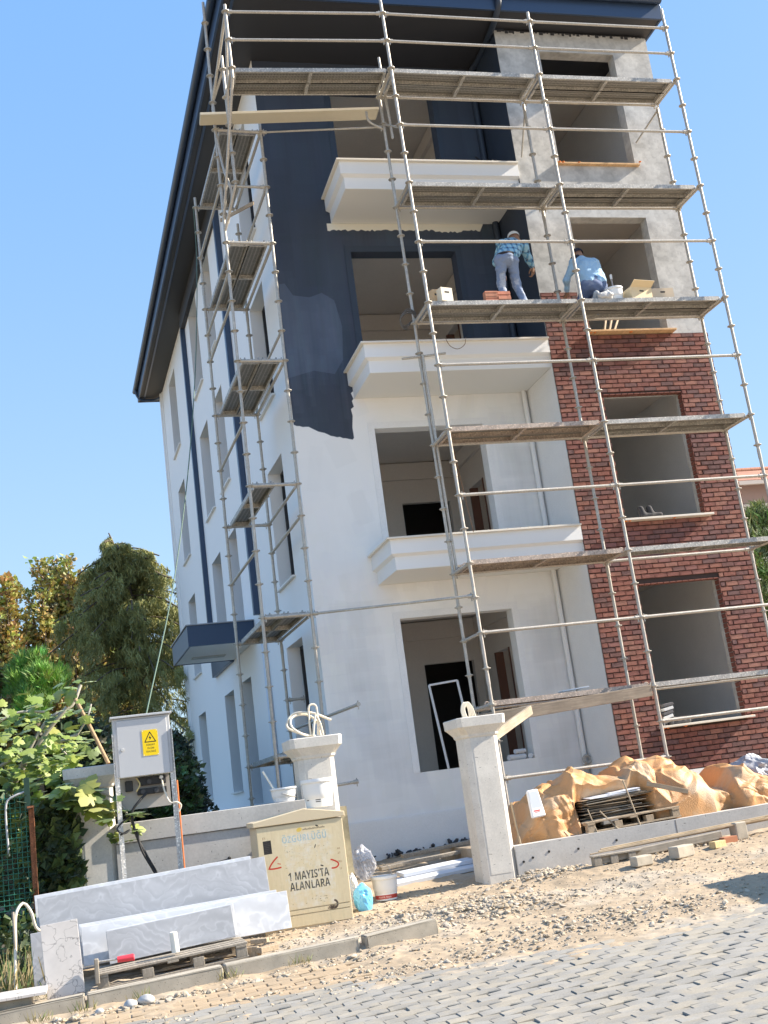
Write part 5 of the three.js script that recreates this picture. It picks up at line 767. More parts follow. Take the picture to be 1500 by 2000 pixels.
function field(bones, k = 0.03, wob = 0, s = 0) { return (x, y, z) => { let d = 1e3; for (const [a, b, ra, rb2] of bones) d = smin(d, cap([x, y, z], a, b, ra, rb2), k); if (wob) d += wob * (fbm((x * 1.1 + 20) % 1, (y * 1.1 + z * 0.6 + 20) % 1, 12, 3, s) - 0.5); return d; }; }
function fromBones(bones, cell, k, wob, s) { const lo = [1e9, 1e9, 1e9], hi = [-1e9, -1e9, -1e9]; for (const [a, b, ra, rb2] of bones) for (let i = 0; i < 3; i++) { const r = Math.max(ra, rb2) + 0.04; lo[i] = Math.min(lo[i], a[i] - r, b[i] - r); hi[i] = Math.max(hi[i], a[i] + r, b[i] + r); } return nets(field(bones, k, wob, s), lo, hi, cell); }
function handBones(w, dir, side, up) { // wrist, direction of the fingers, thumb side, back of hand: five bent fingers
  const D = dir.clone().normalize(), S = side.clone().normalize(), U = up.clone().normalize(), P = (a, b, c) => w.clone().addScaledVector(D, a).addScaledVector(S, b).addScaledVector(U, c).toArray(), o = [];
  o.push([P(0, 0.0, 0), P(0.075, 0.012, 0), 0.024, 0.022], [P(0, 0, 0), P(0.075, -0.018, 0), 0.024, 0.02]);
  [[0.030, 0.042], [0.011, 0.05], [-0.009, 0.046], [-0.028, 0.036]].forEach(([b, l]) => { o.push([P(0.07, b * 0.8, 0), P(0.075 + l, b, -0.008), 0.010, 0.009], [P(0.075 + l, b, -0.008), P(0.08 + l * 1.35, b, -0.04), 0.009, 0.008], [P(0.08 + l * 1.35, b, -0.04), P(0.07 + l * 1.3, b, -0.06), 0.008, 0.007]); });
  o.push([P(0.02, 0.025, -0.005), P(0.055, 0.05, -0.02), 0.013, 0.010], [P(0.055, 0.05, -0.02), P(0.085, 0.045, -0.04), 0.010, 0.008]);
  return o;
}
const skinM = std({ color: lin(0.30, 0.17, 0.11), roughness: 0.6 });
const plaid = tex((u, v) => { const f = (t, a) => Math.max(0, Math.sin(t * 6.283 * a)); const wx = f(u, 8) > 0.35 ? 1 : 0, wy = f(v, 8) > 0.35 ? 1 : 0, th = (((u * 8 + 0.62) % 1) < 0.07 || ((v * 8 + 0.62) % 1) < 0.07) ? 1 : 0; const base = [[0.36, 0.58, 0.68], [0.13, 0.33, 0.50], [0.035, 0.10, 0.19]][wx + wy]; return tone(base.map(q => lerp(q, 0.55, th * 0.45)), 1); });
const denim = tex((u, v) => { const a = fbm(u, v, 6, 5, 601), w = 0.5 + 0.5 * Math.sin((u + v) * 6.283 * 60), d = smooth(0.5, 0.7, a); return tone([lerp(0.24, 0.50, d), lerp(0.30, 0.52, d), lerp(0.42, 0.56, d)], 0.85 + 0.2 * w); });
// standing worker, bent forward over the wall
{
  const fy = LY(10) + 0.056, fx = 1.55, t = thing('person', 'worker in blue plaid shirt, jeans and white cap bending towards the wall', 'person', 'bricklayers on the scaffold', [fx, fy, -0.42]);
  const hipL = [-0.095, 0.84, 0], hipR = [0.095, 0.84, -0.01], chest = [0.19, 1.16, -0.20], shL = [0.08, 1.25, -0.28], shR = [0.45, 1.23, -0.26], neck = [0.31, 1.33, -0.32], headC = [0.365, 1.40, -0.38];
  const elR = [0.585, 1.06, -0.42], wrR = [0.66, 0.97, -0.50], elL = [0.02, 1.01, -0.43], wrL = [0.16, 0.90, -0.6];
  const skin = [[neck, headC, 0.052, 0.06], [headC, [headC[0] + 0.01, headC[1] + 0.035, headC[2] - 0.01], 0.088, 0.086], [[headC[0] + 0.01, headC[1] - 0.03, headC[2] - 0.06], [headC[0] + 0.015, headC[1] - 0.06, headC[2] - 0.08], 0.06, 0.045], [[headC[0] + 0.015, headC[1] - 0.02, headC[2] - 0.12], [headC[0] + 0.016, headC[1] - 0.035, headC[2] - 0.135], 0.014, 0.017], [[headC[0] - 0.088, headC[1] + 0.0, headC[2]], [headC[0] - 0.09, headC[1] - 0.03, headC[2]], 0.016, 0.013], [[headC[0] + 0.10, headC[1] + 0.0, headC[2]], [headC[0] + 0.10, headC[1] - 0.03, headC[2]], 0.016, 0.013], [elR, wrR, 0.04, 0.03], [elL, wrL, 0.04, 0.03], [shL, elL, 0.04, 0.04], [shR, elR, 0.04, 0.04], [neck, chest, 0.06, 0.08], [shL, shR, 0.05, 0.05]];
  const hands = [...handBones(V(...wrR), V(0.25, -0.75, -0.5), V(-0.8, -0.3, 0.2), V(0.6, 0.1, 0.7)), ...handBones(V(...wrL), V(0.3, -0.6, -0.6), V(0.9, 0.2, 0), V(-0.3, 0.5, 0.7))];
  mesh('body', merge([buv(fromBones(skin, 0.011, 0.025)), buv(fromBones(hands, 0.005, 0.006))]), skinM, t);
  const shirt = [[[-0.03, 0.91, -0.01], [0.14, 1.12, -0.17], 0.130, 0.155], [[0.07, 0.91, -0.02], [0.22, 1.12, -0.18], 0.130, 0.155], [chest, [0.27, 1.26, -0.28], 0.16, 0.115], [shL, shR, 0.085, 0.085], [shL, elL, 0.075, 0.058], [shR, elR, 0.075, 0.058], [elR, [0.65, 0.985, -0.49], 0.056, 0.046], [elL, [0.14, 0.92, -0.58], 0.056, 0.046], [[0.28, 1.28, -0.30], neck, 0.07, 0.062]];
  mesh('shirt', buv(fromBones(shirt, 0.013, 0.05, 0.035, 611)), std({ map: rep(plaid, 0.8), roughness: 0.9, bumpMap: rep(T.fine, 0.6), bumpScale: 0.006 }), t);
  const knL = [-0.12, 0.45, -0.07], knR = [0.14, 0.44, -0.08], anL = [-0.14, 0.08, 0.03], anR = [0.19, 0.08, 0.02];
  mesh('trousers', buv(fromBones([[hipL, hipR, 0.11, 0.11], [[0, 0.90, -0.01], [0, 0.85, 0.02], 0.125, 0.12], [hipL, knL, 0.098, 0.066], [hipR, knR, 0.098, 0.066], [knL, anL, 0.066, 0.058], [knR, anR, 0.066, 0.058]], 0.012, 0.025, 0.035, 621)), std({ map: rep(denim, 0.7), roughness: 0.9, bumpMap: rep(T.fine, 0.5), bumpScale: 0.006 }), t);
  mesh('belt', buv(new THREE.TorusGeometry(0.155, 0.016, 6, 28).rotateX(Math.PI / 2).scale(1.12, 1.3, 0.92).scale(0.88, 1, 0.95).translate(0.0, 0.915, -0.01)), std({ color: lin(0.03, 0.02, 0.015) }), t);
  for (const [a, s] of [[anL, -1], [anR, 1]]) mesh('shoe', buv(fromBones([[[a[0], 0.05, a[2] + 0.05], [a[0] + s * 0.02, 0.045, a[2] - 0.15], 0.05, 0.042]], 0.012, 0.02)), std({ color: lin(0.10, 0.09, 0.08) }), t);
  const cp = mesh('cap', merge([buv(new THREE.SphereGeometry(0.102, 20, 12, 0, 6.3, 0, 1.75)), buv(new THREE.CylinderGeometry(0.075, 0.085, 0.014, 20).scale(1, 1, 1).translate(0, 0.0, -0.09))]), std({ color: lin(0.78, 0.78, 0.76), roughness: 0.8 }), t); cp.position.set(headC[0], headC[1] + 0.045, headC[2]); cp.rotation.set(-0.35, 0.1, -0.05);
}
// kneeling worker seen from behind
{
  const fy = LY(10) + 0.056, t = thing('person', 'kneeling worker in pale blue shirt and dark cap laying bricks', 'person', 'bricklayers on the scaffold', [2.96, fy, -0.45]);
  const hip = [0, 0.40, 0.06], hipL = [-0.09, 0.36, 0.05], hipR = [0.10, 0.36, 0.05], chest = [0.02, 0.78, -0.12], shL = [-0.15, 0.88, -0.17], shR = [0.20, 0.86, -0.15], neck = [0.0, 0.97, -0.20], headC = [-0.02, 1.045, -0.25];
  const elL = [-0.25, 0.66, -0.32], wrL = [-0.20, 0.52, -0.48], elR = [0.27, 0.55, -0.10], wrR = [0.24, 0.29, -0.06];
  mesh('body', merge([buv(fromBones([[neck, headC, 0.055, 0.06], [headC, [headC[0], headC[1] + 0.03, headC[2]], 0.088, 0.085], [[headC[0] - 0.01, headC[1] - 0.03, headC[2] - 0.06], [headC[0] - 0.01, headC[1] - 0.06, headC[2] - 0.075], 0.058, 0.045], [[headC[0] - 0.012, headC[1] - 0.02, headC[2] - 0.12], [headC[0] - 0.012, headC[1] - 0.035, headC[2] - 0.13], 0.014, 0.017], [[headC[0] - 0.09, headC[1], headC[2]], [headC[0] - 0.09, headC[1] - 0.03, headC[2]], 0.016, 0.013], [[headC[0] + 0.09, headC[1], headC[2]], [headC[0] + 0.09, headC[1] - 0.03, headC[2]], 0.016, 0.013], [neck, chest, 0.06, 0.08], [shL, shR, 0.05, 0.05], [shL, elL, 0.04, 0.04], [elL, wrL, 0.04, 0.03], [shR, elR, 0.04, 0.04], [elR, wrR, 0.04, 0.03]], 0.011, 0.025)), buv(fromBones([...handBones(V(...wrL), V(-0.1, -0.5, -0.8), V(0.9, 0, 0), V(0, 0.8, -0.4)), ...handBones(V(...wrR), V(0, -0.95, 0.1), V(-0.9, 0, -0.2), V(0.1, 0, 0.9))], 0.005, 0.006))]), skinM, t);
  mesh('shirt', buv(fromBones([[[-0.06, 0.40, 0.06], [-0.04, 0.70, -0.08], 0.13, 0.15], [[0.08, 0.40, 0.06], [0.07, 0.70, -0.08], 0.13, 0.15], [chest, [0.01, 0.88, -0.17], 0.16, 0.11], [shL, shR, 0.08, 0.08], [shL, elL, 0.072, 0.055], [elL, [-0.21, 0.54, -0.46], 0.055, 0.044], [shR, elR, 0.072, 0.055], [elR, [0.245, 0.33, -0.065], 0.055, 0.044], [[0.0, 0.92, -0.19], neck, 0.07, 0.062]], 0.013, 0.05, 0.04, 631)), std({ color: lin(0.36, 0.55, 0.72), roughness: 0.85, bumpMap: rep(T.fine, 0.6), bumpScale: 0.006 }), t);
  const knL = [-0.16, 0.08, -0.26], knR = [0.14, 0.08, -0.24];
  mesh('trousers', buv(fromBones([[hipL, hipR, 0.135, 0.135], [hip, [0, 0.33, 0.1], 0.14, 0.125], [hipL, knL, 0.115, 0.08], [hipR, knR, 0.115, 0.08], [knL, [-0.07, 0.075, 0.10], 0.08, 0.062], [knR, [0.11, 0.075, 0.12], 0.08, 0.062]], 0.013, 0.04, 0.03, 641)), std({ map: rep(denim, 0.7), color: lin(0.50, 0.55, 0.68), roughness: 0.9 }), t);
  for (const [a, b] of [[[-0.07, 0.07, 0.10], [-0.05, 0.16, 0.20]], [[0.11, 0.07, 0.12], [0.13, 0.16, 0.22]]]) { mesh('shoe', buv(fromBones([[[a[0], 0.05, a[2] + 0.02], [b[0], 0.17, b[2]], 0.05, 0.048]], 0.011, 0.02)), std({ color: lin(0.42, 0.44, 0.46), roughness: 0.8 }), t); }
  const cp = mesh('cap', merge([buv(new THREE.SphereGeometry(0.102, 20, 12, 0, 6.3, 0, 1.8)), buv(new THREE.CylinderGeometry(0.075, 0.085, 0.014, 20).translate(0, 0, -0.09))]), std({ color: lin(0.018, 0.02, 0.035), roughness: 0.8 }), t); cp.position.set(headC[0], headC[1] + 0.04, headC[2]); cp.rotation.set(-0.4, 0.2, 0.1);
  mesh('scarf', buv(fromBones([[[-0.05, 1.0, -0.20], [-0.13, 0.88, -0.17], 0.05, 0.035]], 0.012, 0.02)), cp.material, t);
}
// -- things standing on the working deck
{
  const dy = LY(10) + 0.056, tan = std({ color: lin(0.60, 0.42, 0.24), roughness: 0.8 }), cream = std({ color: lin(0.72, 0.66, 0.52), roughness: 0.8 });
  function carton(label, x, z, w, h, d, m, yaw, open) { const t = thing('cardboard_box', label, 'box', 'boxes on the working deck', [x, dy, z]); t.rotation.y = yaw; mesh('tray', merge([bx(-w / 2, w / 2, 0, 0.006, -d / 2, d / 2), bx(-w / 2, w / 2, 0.006, h, -d / 2, -d / 2 + 0.006), bx(-w / 2, w / 2, 0.006, h, d / 2 - 0.006, d / 2), bx(-w / 2, -w / 2 + 0.006, 0.006, h, -d / 2 + 0.006, d / 2 - 0.006), bx(w / 2 - 0.006, w / 2, 0.006, h, -d / 2 + 0.006, d / 2 - 0.006)]), m, t); if (open) for (const s of [-1, 1]) mesh('flap', bx(-w / 2, w / 2, 0, 0.005, 0, 0.13).rotateX(s < 0 ? -0.5 : Math.PI + 0.45).translate(0, h, s * -d / 2 * -1 * -1), m, t); mesh('hand_hole', bx(-0.04, 0.04, h * 0.6, h * 0.72, d / 2 + 0.001, d / 2 + 0.002), std({ color: lin(0.03, 0.03, 0.03) }), t); return t; }
  carton('white carton with a hand hole at the left end of the working deck', 0.32, -0.16, 0.2, 0.22, 0.18, cream, 0.25);
  carton('tan cardboard box behind the white carton on the working deck', 0.19, -0.28, 0.14, 0.24, 0.2, tan, 0.3);
  carton('open cream carton with raised flap beside the plaster bucket', 3.60, -0.25, 0.40, 0.20, 0.3, std({ color: lin(0.74, 0.60, 0.38), roughness: 0.8 }), 0.15, true);
  carton('closed tan carton at the right of the open one', 4.03, -0.3, 0.38, 0.20, 0.3, std({ color: lin(0.66, 0.52, 0.36), roughness: 0.8 }), -0.05);
  const st = thing('brick_stack', 'flat stack of terracotta brick slips before the standing worker', 'bricks', null, [1.18, dy, -0.16]);
  for (let k = 0; k < 6; k++) for (let c = 0; c < 2; c++) mesh('brick_slip', rbx(0.205, 0.026, 0.10, 0.003).translate(-0.11 + c * 0.21, 0.014 + k * 0.028 + 0.0, rr(-0.012, 0.012)), std({ map: rep(T.brick, 0.3), color: lin(0.62 + rr(-0.05, 0.05), 0.27, 0.17) }), st);
  const b = bucket('plaster_bucket', 'white mortar bucket with a trowel handle beside the kneeling worker', [3.20, dy, -0.22], 0.14, 0.22, logo((c, w, h) => { c.fillStyle = 'rgb(40,70,110)'; for (const x of [0.1, 0.35, 0.6, 0.85]) { c.fillRect(x * w, 90, 110, 34); c.fillRect(x * w + 20, 140, 70, 14); } }));
  mesh('trowel_handle', rod(V(0.02, 0.1, -0.03), V(0.03, 0.46, -0.05), 0.012, 8), std({ color: lin(0.35, 0.32, 0.30) }), b);
  mesh('trowel_grip', rod(V(0.03, 0.42, -0.05), V(0.032, 0.5, -0.053), 0.018, 8), std({ color: lin(0.75, 0.74, 0.7) }), b);
  single('mortar_bag', (() => { const g = buv(fromBones([[[-0.1, 0.09, 0], [0.1, 0.09, 0], 0.09, 0.1], [[-0.06, 0.1, 0], [0.08, 0.22, 0], 0.08, 0.03]], 0.014, 0.05, 0.05, 651)); return g.scale(0.7, 0.62, 0.7).translate(2.97, dy, -0.10); })(), std({ color: lin(0.55, 0.54, 0.52) }), 'small grey bag leaning on the mortar bucket', 'bag');
  single('rope_coil', merge([0, 1, 2].map(i => tube([V(0.0, 0.02 * i, 0), V(-0.14, 0.03 + 0.03 * i, 0.06), V(-0.26, -0.05, 0.0), V(-0.2, -0.14 - 0.03 * i, -0.05), V(-0.05, -0.05, -0.08)].map(p => p.add(V(0.02, dy + 0.05, -0.72))), 0.011, 30, 6, true))), std({ color: lin(0.12, 0.11, 0.10) }), 'dark rope coil hung at the left end of the working deck', 'rope');
  single('electric_cord', tube([V(0.28, 8.60, -0.7), V(0.26, 7.6, -0.72), V(0.30, 6.6, -0.74), V(0.36, 5.9, -0.74), V(0.42, 5.1, -0.7)], 0.006, 60, 5), std({ color: lin(0.28, 0.15, 0.08) }), 'thin brown cord hanging down along the inner scaffold post', 'cord');
  single('electric_cord', tube([V(0.60, 8.41, -1.14), V(0.66, 8.25, -1.11), V(0.78, 8.20, -1.11), V(0.9, 8.27, -1.11), V(0.95, 8.40, -1.14)], 0.006, 30, 5), std({ color: lin(0.28, 0.2, 0.12) }), 'small cord loop drooping over the middle balcony edge', 'cord');
}
for (let i = 0; i < 3; i++) { const o = single('wooden_stick', bar(V(3.42 + i * 0.09, 8.47, -1.15), V(3.62 + i * 0.10, 8.95 - i * 0.07, -1.28), 0.02, 0.04), M.wood, ['leftmost short stick leaning in the third floor window', 'middle short stick leaning in the third floor window', 'rightmost short stick leaning in the third floor window'][i], 'stick', 'sticks in the third floor window'); }
for (const [x, y, r, l] of [[3.42, 5.30, 0.35, 'tool box'], [3.58, 5.30, -0.2, 'boots']]) { }
{ const bt = thing('work_boots', 'pair of dark work boots on the first floor brick window sill', 'boots', null, [3.52, 5.226, -1.25]); for (const s of [0, 1]) { mesh('boot', buv(fromBones([[[s * 0.15, 0.05, 0.05], [s * 0.15 + 0.14, 0.045, 0.07], 0.05, 0.045], [[s * 0.15, 0.06, 0.05], [s * 0.15 - 0.02, 0.17, 0.04], 0.055, 0.05]], 0.012, 0.03)), std({ color: lin(0.05, 0.05, 0.055) }), bt); mesh('sole', rbx(0.26, 0.02, 0.09, 0.006).translate(s * 0.15 + 0.06, 0.005, 0.06), std({ color: lin(0.5, 0.5, 0.5) }), bt); } }

{ // odds and ends in the openings
  const wh = std({ color: lin(0.66, 0.68, 0.70), roughness: 0.6 });
  const r = thing('foam_rolls', 'rolled white sheets left on the ground floor opening sill', 'rolls', null, [0, 1.752, -2.46]);
  for (const [x, l, y, q] of [[1.08, 0.34, 0.045, 0.045], [1.2, 0.22, 0.13, 0.035], [1.45, 0.08, 0.04, 0.04]]) mesh('roll', rod(V(x, y, 0.02), V(x + l * 0.9, y, -0.06), q, 14), wh, r);
  const p = thing('tile_packs', 'small pile of wrapped tiles in the lowest brick window', 'tiles', null, [3.36, 1.955, -1.33]);
  for (let i = 0; i < 5; i++) mesh('pack', rbx(0.17, 0.045, 0.12, 0.006).rotateZ(0.25 - i * 0.03).translate(-0.02 + i * 0.012, 0.07 + i * 0.062, 0), i % 2 ? wh : std({ color: lin(0.12, 0.12, 0.13) }), p);
  mesh('sack', buv(fromBones([[[0.05, 0.06, 0], [0.32, 0.05, 0.02], 0.07, 0.05]], 0.014, 0.04, 0.05, 661)), std({ color: lin(0.08, 0.08, 0.085) }), p);
  const s = single('board_offcut', rbx(0.42, 0.02, 0.16, 0.004), wh, 'white board offcut lying on the lowest stained plank', 'board'); s.position.set(1.42, 2.60, -0.3); s.rotation.z = 0.06;
}
// ================================================================ trees and plants
function leafQuad(l, w, bend = 0.15) { const s = new THREE.BufferGeometry(); s.setAttribute('position', new THREE.Float32BufferAttribute([0, 0, 0, w / 2, l * 0.45, bend * l * 0.3, -w / 2, l * 0.45, bend * l * 0.3, w / 2, l * 0.45, bend * l * 0.3, 0, l, -bend * l, -w / 2, l * 0.45, bend * l * 0.3], 3)); s.computeVertexNormals(); return s; }
function tuft(n, l, w, spread, rs) { const gs = []; for (let i = 0; i < n; i++) { const g = leafQuad(l * rr(0.7, 1.2), w).rotateY(rnd() * 6.28); g.rotateX(rr(-spread, spread)).rotateZ(rr(-spread, spread)); g.translate(rr(-1, 1) * rs, rr(-1, 1) * rs, rr(-1, 1) * rs); gs.push(g); } return mergeGeometries(gs.map(g => strip(g))); }
const leafMat = (rough = 0.7, tr = 0.35) => new THREE.MeshPhysicalMaterial({ color: lin(1, 1, 1), roughness: rough, transmission: tr, thickness: 0, side: THREE.DoubleSide });
function crown(name, par, geo, mat, list) { // list of [position, quaternion, scale, colour]
  const im = new THREE.InstancedMesh(geo, mat, list.length), m = new THREE.Matrix4(), c = new THREE.Color();
  list.forEach(([p, q, s, k], i) => { im.setMatrixAt(i, m.compose(p, q, V(s, s, s))); im.setColorAt(i, c.setRGB(...k)); });
  im.userData.kind = 'stuff'; im.name = name; im.castShadow = im.receiveShadow = true; par.add(im); return im;
}
const bark = std({ map: rep(T.oldwood, 0.5), color: lin(0.42, 0.38, 0.34), roughness: 0.95 });
const Q = () => new THREE.Quaternion().setFromEuler(new THREE.Euler(rr(-0.6, 0.6), rnd() * 6.28, rr(-0.6, 0.6)));
// -- dark cedar behind the far end of the side facade
{
  const bx0 = -3.35, bz = -21.5, base = 1.2, H = 10.7;
  const t = thing('cedar_tree', 'tall dark cedar with drooping branches left of the building', 'tree', null, [bx0, 0, bz]);
  const pts = [V(0, base, 0), V(0.05, 4, 0), V(-0.1, 7, 0.1), V(-0.35, 9.3, 0), V(-0.75, H - 0.1, 0)];
  const tc = new THREE.CatmullRomCurve3(pts); mesh('trunk', merge(Array.from({ length: 14 }, (_, i) => rod(tc.getPoint(i / 14), tc.getPoint((i + 1) / 14), lerp(0.22, 0.02, i / 14), 8, lerp(0.22, 0.02, (i + 1) / 14)))), bark, t);
  const list = [], limbs = [], trunkAt = new THREE.CatmullRomCurve3(pts);
  const droop = V(0, -1, 0);
  for (let b = 0; b < 190; b++) {
    const f = Math.pow(rnd(), 0.85), y = lerp(base + 0.6, H - 0.2, f), az = rnd() * 6.283, c = trunkAt.getPoint(clamp((y - base) / (H - base), 0, 1));
    const L = (0.35 + 2.55 * Math.pow(1 - f, 0.62)) * rr(0.45, 1.3) * (f > 0.93 ? 0.5 : 1) * (Math.cos(az) < -0.3 && f < 0.75 ? 1.15 : 1), rise = rr(-0.05, 0.35) * (1 - 0.3 * f);
    const P = s => V(c.x + Math.cos(az) * L * s, c.y + rise * L * s - 0.42 * L * s * s, c.z + Math.sin(az) * L * s);
    limbs.push(tube([P(0), P(0.33), P(0.66), P(1)], 0.022, 8, 4));
    const n = Math.round(14 + 30 * L), nodes = Array.from({ length: 3 + Math.ceil(L * 3) }, () => [0.15 + 0.85 * Math.pow(rnd(), 0.7), rr(-1, 1)]);
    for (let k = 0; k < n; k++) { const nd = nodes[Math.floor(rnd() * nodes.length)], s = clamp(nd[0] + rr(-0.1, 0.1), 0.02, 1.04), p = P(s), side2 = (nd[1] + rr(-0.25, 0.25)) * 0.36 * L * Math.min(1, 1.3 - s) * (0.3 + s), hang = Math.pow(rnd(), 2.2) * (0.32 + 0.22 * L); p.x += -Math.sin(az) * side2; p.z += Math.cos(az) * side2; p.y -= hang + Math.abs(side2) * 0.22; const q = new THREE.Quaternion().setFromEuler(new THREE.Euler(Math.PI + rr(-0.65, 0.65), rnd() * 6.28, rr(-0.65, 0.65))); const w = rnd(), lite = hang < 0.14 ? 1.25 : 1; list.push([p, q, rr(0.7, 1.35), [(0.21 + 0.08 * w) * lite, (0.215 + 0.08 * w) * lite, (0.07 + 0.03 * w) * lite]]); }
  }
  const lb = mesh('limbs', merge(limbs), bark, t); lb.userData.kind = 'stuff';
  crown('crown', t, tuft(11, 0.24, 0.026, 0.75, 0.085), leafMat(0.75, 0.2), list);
}
// -- row of upright yellowing trees far behind
function upright(label, x, z, base, top, rad, cols, n, leaf = 0.30) {
  const t = thing('plane_tree', label, 'tree', 'yellowing trees behind the cedar', [x, 0, z]);
  mesh('trunk', tube([V(0, base, 0), V(0.1, base + (top - base) * 0.3, 0), V(0, base + (top - base) * 0.6, 0)], 0.12, 12, 6), bark, t);
  const list = [], limbs = [];
  for (let b = 0; b < 26; b++) { const a = rnd() * 6.28, r = rad * Math.sqrt(rnd()), y0 = lerp(base + 3, top - 2.2, rnd()), y1 = Math.min(top, y0 + rr(2.5, 5)) - r * 0.8; limbs.push(tube([V(0, y0 - 0.6, 0), V(Math.cos(a) * r * 0.7, y0, Math.sin(a) * r * 0.7), V(Math.cos(a) * r, y1, Math.sin(a) * r)], 0.03, 10, 5)); for (let k = 0; k < n / 14; k++) { const s = rnd(), cw = rr(0.1, 0.55) * (1 - 0.5 * s), b2 = rnd() * 6.28; list.push([V(Math.cos(a) * r * (0.6 + 0.4 * s) + Math.cos(b2) * cw, lerp(y0 - 1, y1 + 0.3, s) + rr(-0.2, 0.2), Math.sin(a) * r * (0.6 + 0.4 * s) + Math.sin(b2) * cw), Q(), rr(0.6, 1.25), cols[Math.floor(rnd() * cols.length)].map(v => v * rr(0.75, 1.25))]); } }
  const lb = mesh('limbs', merge(limbs), bark, t); lb.userData.kind = 'stuff';
  crown('crown', t, tuft(6, leaf * 0.8, leaf * 0.55, 1.3, 0.20), leafMat(0.7, 0.4), list);
}
const ylw = [[0.50, 0.38, 0.09], [0.42, 0.36, 0.09], [0.34, 0.34, 0.09], [0.46, 0.32, 0.08], [0.26, 0.20, 0.08]], grn = [[0.28, 0.33, 0.08], [0.34, 0.37, 0.10], [0.42, 0.36, 0.09]];
upright('yellowing plane tree at the far left edge of the row', -9.6, -38, 1, 11.9, 1.3, grn.concat(ylw), 950);
upright('second yellowing plane tree from the left edge', -8.0, -37, 1, 12.6, 1.1, ylw, 950);
upright('tallest yellowing plane tree in the middle of the row', -6.3, -38, 1, 13.9, 1.15, ylw.concat(grn), 1050);
upright('yellowing plane tree just left of the cedar top', -4.7, -38, 1, 12.9, 1.1, ylw, 950);
upright('small golden plane tree half hidden behind the cedar', -3.3, -39, 1, 12.6, 1.0, ylw.slice(0, 2), 800);
// -- young bright pine and darker shrubs behind the fence
function shrub(name, label, x, y, z, rx, ry, cols, geo, n, group, tr = 0.35, stemY) {
  const t = thing(name, label, name === 'pine_tree' ? 'tree' : 'shrub', group, [x, 0, z]);
  mesh('stem', merge([tube([V(0, stemY ?? 1.3, 0), V(rr(-0.1, 0.1), y - ry * 0.3, 0), V(0, y + ry * 0.6, 0)], 0.05, 10, 6)]), bark, t);
  const list = [], cl = Array.from({ length: 26 }, () => { const a = rnd() * 6.28, u = rr(-0.75, 1), r = Math.sqrt(1 - u * u) * rr(0.45, 1); return [Math.cos(a) * r * rx * 0.85, y + u * ry * 0.85, Math.sin(a) * r * rx * 0.85, rr(0.22, 0.42) * rx]; });
  for (let i = 0; i < n; i++) { const c = cl[Math.floor(rnd() * cl.length)], a = rnd() * 6.28, u = rr(-1, 1), s = Math.sqrt(1 - u * u), q = c[3] * Math.pow(rnd(), 0.35); list.push([V(c[0] + Math.cos(a) * s * q, c[1] + u * q * 0.85, c[2] + Math.sin(a) * s * q), Q(), rr(0.7, 1.3), cols[Math.floor(rnd() * cols.length)].map(v => v * rr(0.7, 1.3))]); }
  crown('crown', t, geo, leafMat(0.65, tr), list); return t;
}
const needles = tuft(16, 0.15, 0.010, 0.7, 0.02), broad = tuft(5, 0.10, 0.07, 1.3, 0.06), bigl = tuft(4, 0.17, 0.13, 1.2, 0.07);
shrub('pine_tree', 'young pine with bright green needles behind the fence', -5.96, 3.35, -1.2, 0.45, 0.58, [[0.20, 0.40, 0.06], [0.27, 0.44, 0.07], [0.14, 0.29, 0.05]], needles, 1900, null, 0.3);
shrub('shrub', 'brownish olive shrub behind the young pine at the left edge', -6.75, 3.05, -1.6, 0.75, 0.85, [[0.26, 0.23, 0.07], [0.31, 0.27, 0.08], [0.17, 0.18, 0.06]], broad, 2600, 'shrubs in the garden');
shrub('shrub', 'dark green hedge mass at the foot of the cedar', -4.4, 2.1, -8.5, 1.7, 1.0, [[0.035, 0.055, 0.022], [0.05, 0.075, 0.03], [0.06, 0.075, 0.03]], broad, 4200, 'shrubs in the garden');
shrub('shrub', 'sunny light green shrub beside the meter box legs', -4.05, 2.0, -4.2, 0.5, 0.55, [[0.10, 0.16, 0.04], [0.14, 0.20, 0.05], [0.06, 0.09, 0.03]], broad, 1300, 'shrubs in the garden');
shrub('shrub', 'shady shrub behind the fig and the overgrown pillar', -5.6, 2.1, -1.6, 0.95, 0.85, [[0.05, 0.075, 0.025], [0.07, 0.10, 0.03], [0.09, 0.11, 0.04]], broad, 3000, 'shrubs in the garden');
shrub('shrub', 'dense leafy shrub filling the left edge behind the mesh fence', -6.75, 1.6, 0.6, 0.75, 0.95, [[0.09, 0.15, 0.035], [0.13, 0.19, 0.05], [0.06, 0.09, 0.03]], bigl, 1500, 'shrubs in the garden', 0.4, 0.9);
shrub('shrub', 'tall garden shrub outside the left edge, nearest the fence corner', -8.2, 2.5, 0.3, 0.9, 1.1, [[0.12, 0.18, 0.05], [0.16, 0.22, 0.06], [0.08, 0.12, 0.04]], bigl, 1300, 'shrubs in the garden');
shrub('shrub', 'wide garden shrub outside the left edge, further along the fence', -10.0, 2.2, -0.3, 1.1, 0.9, [[0.09, 0.13, 0.04], [0.13, 0.17, 0.05], [0.07, 0.10, 0.03]], bigl, 1300, 'shrubs in the garden');
shrub('spruce_tree', 'green spruce at the right edge beyond the scaffold', 7.35, 3.6, -3.6, 1.0, 2.6, [[0.10, 0.15, 0.04], [0.14, 0.19, 0.05], [0.06, 0.09, 0.03]], tuft(9, 0.22, 0.03, 0.8, 0.05), 3600, null, 0.25, 0.5).userData.category = 'tree';
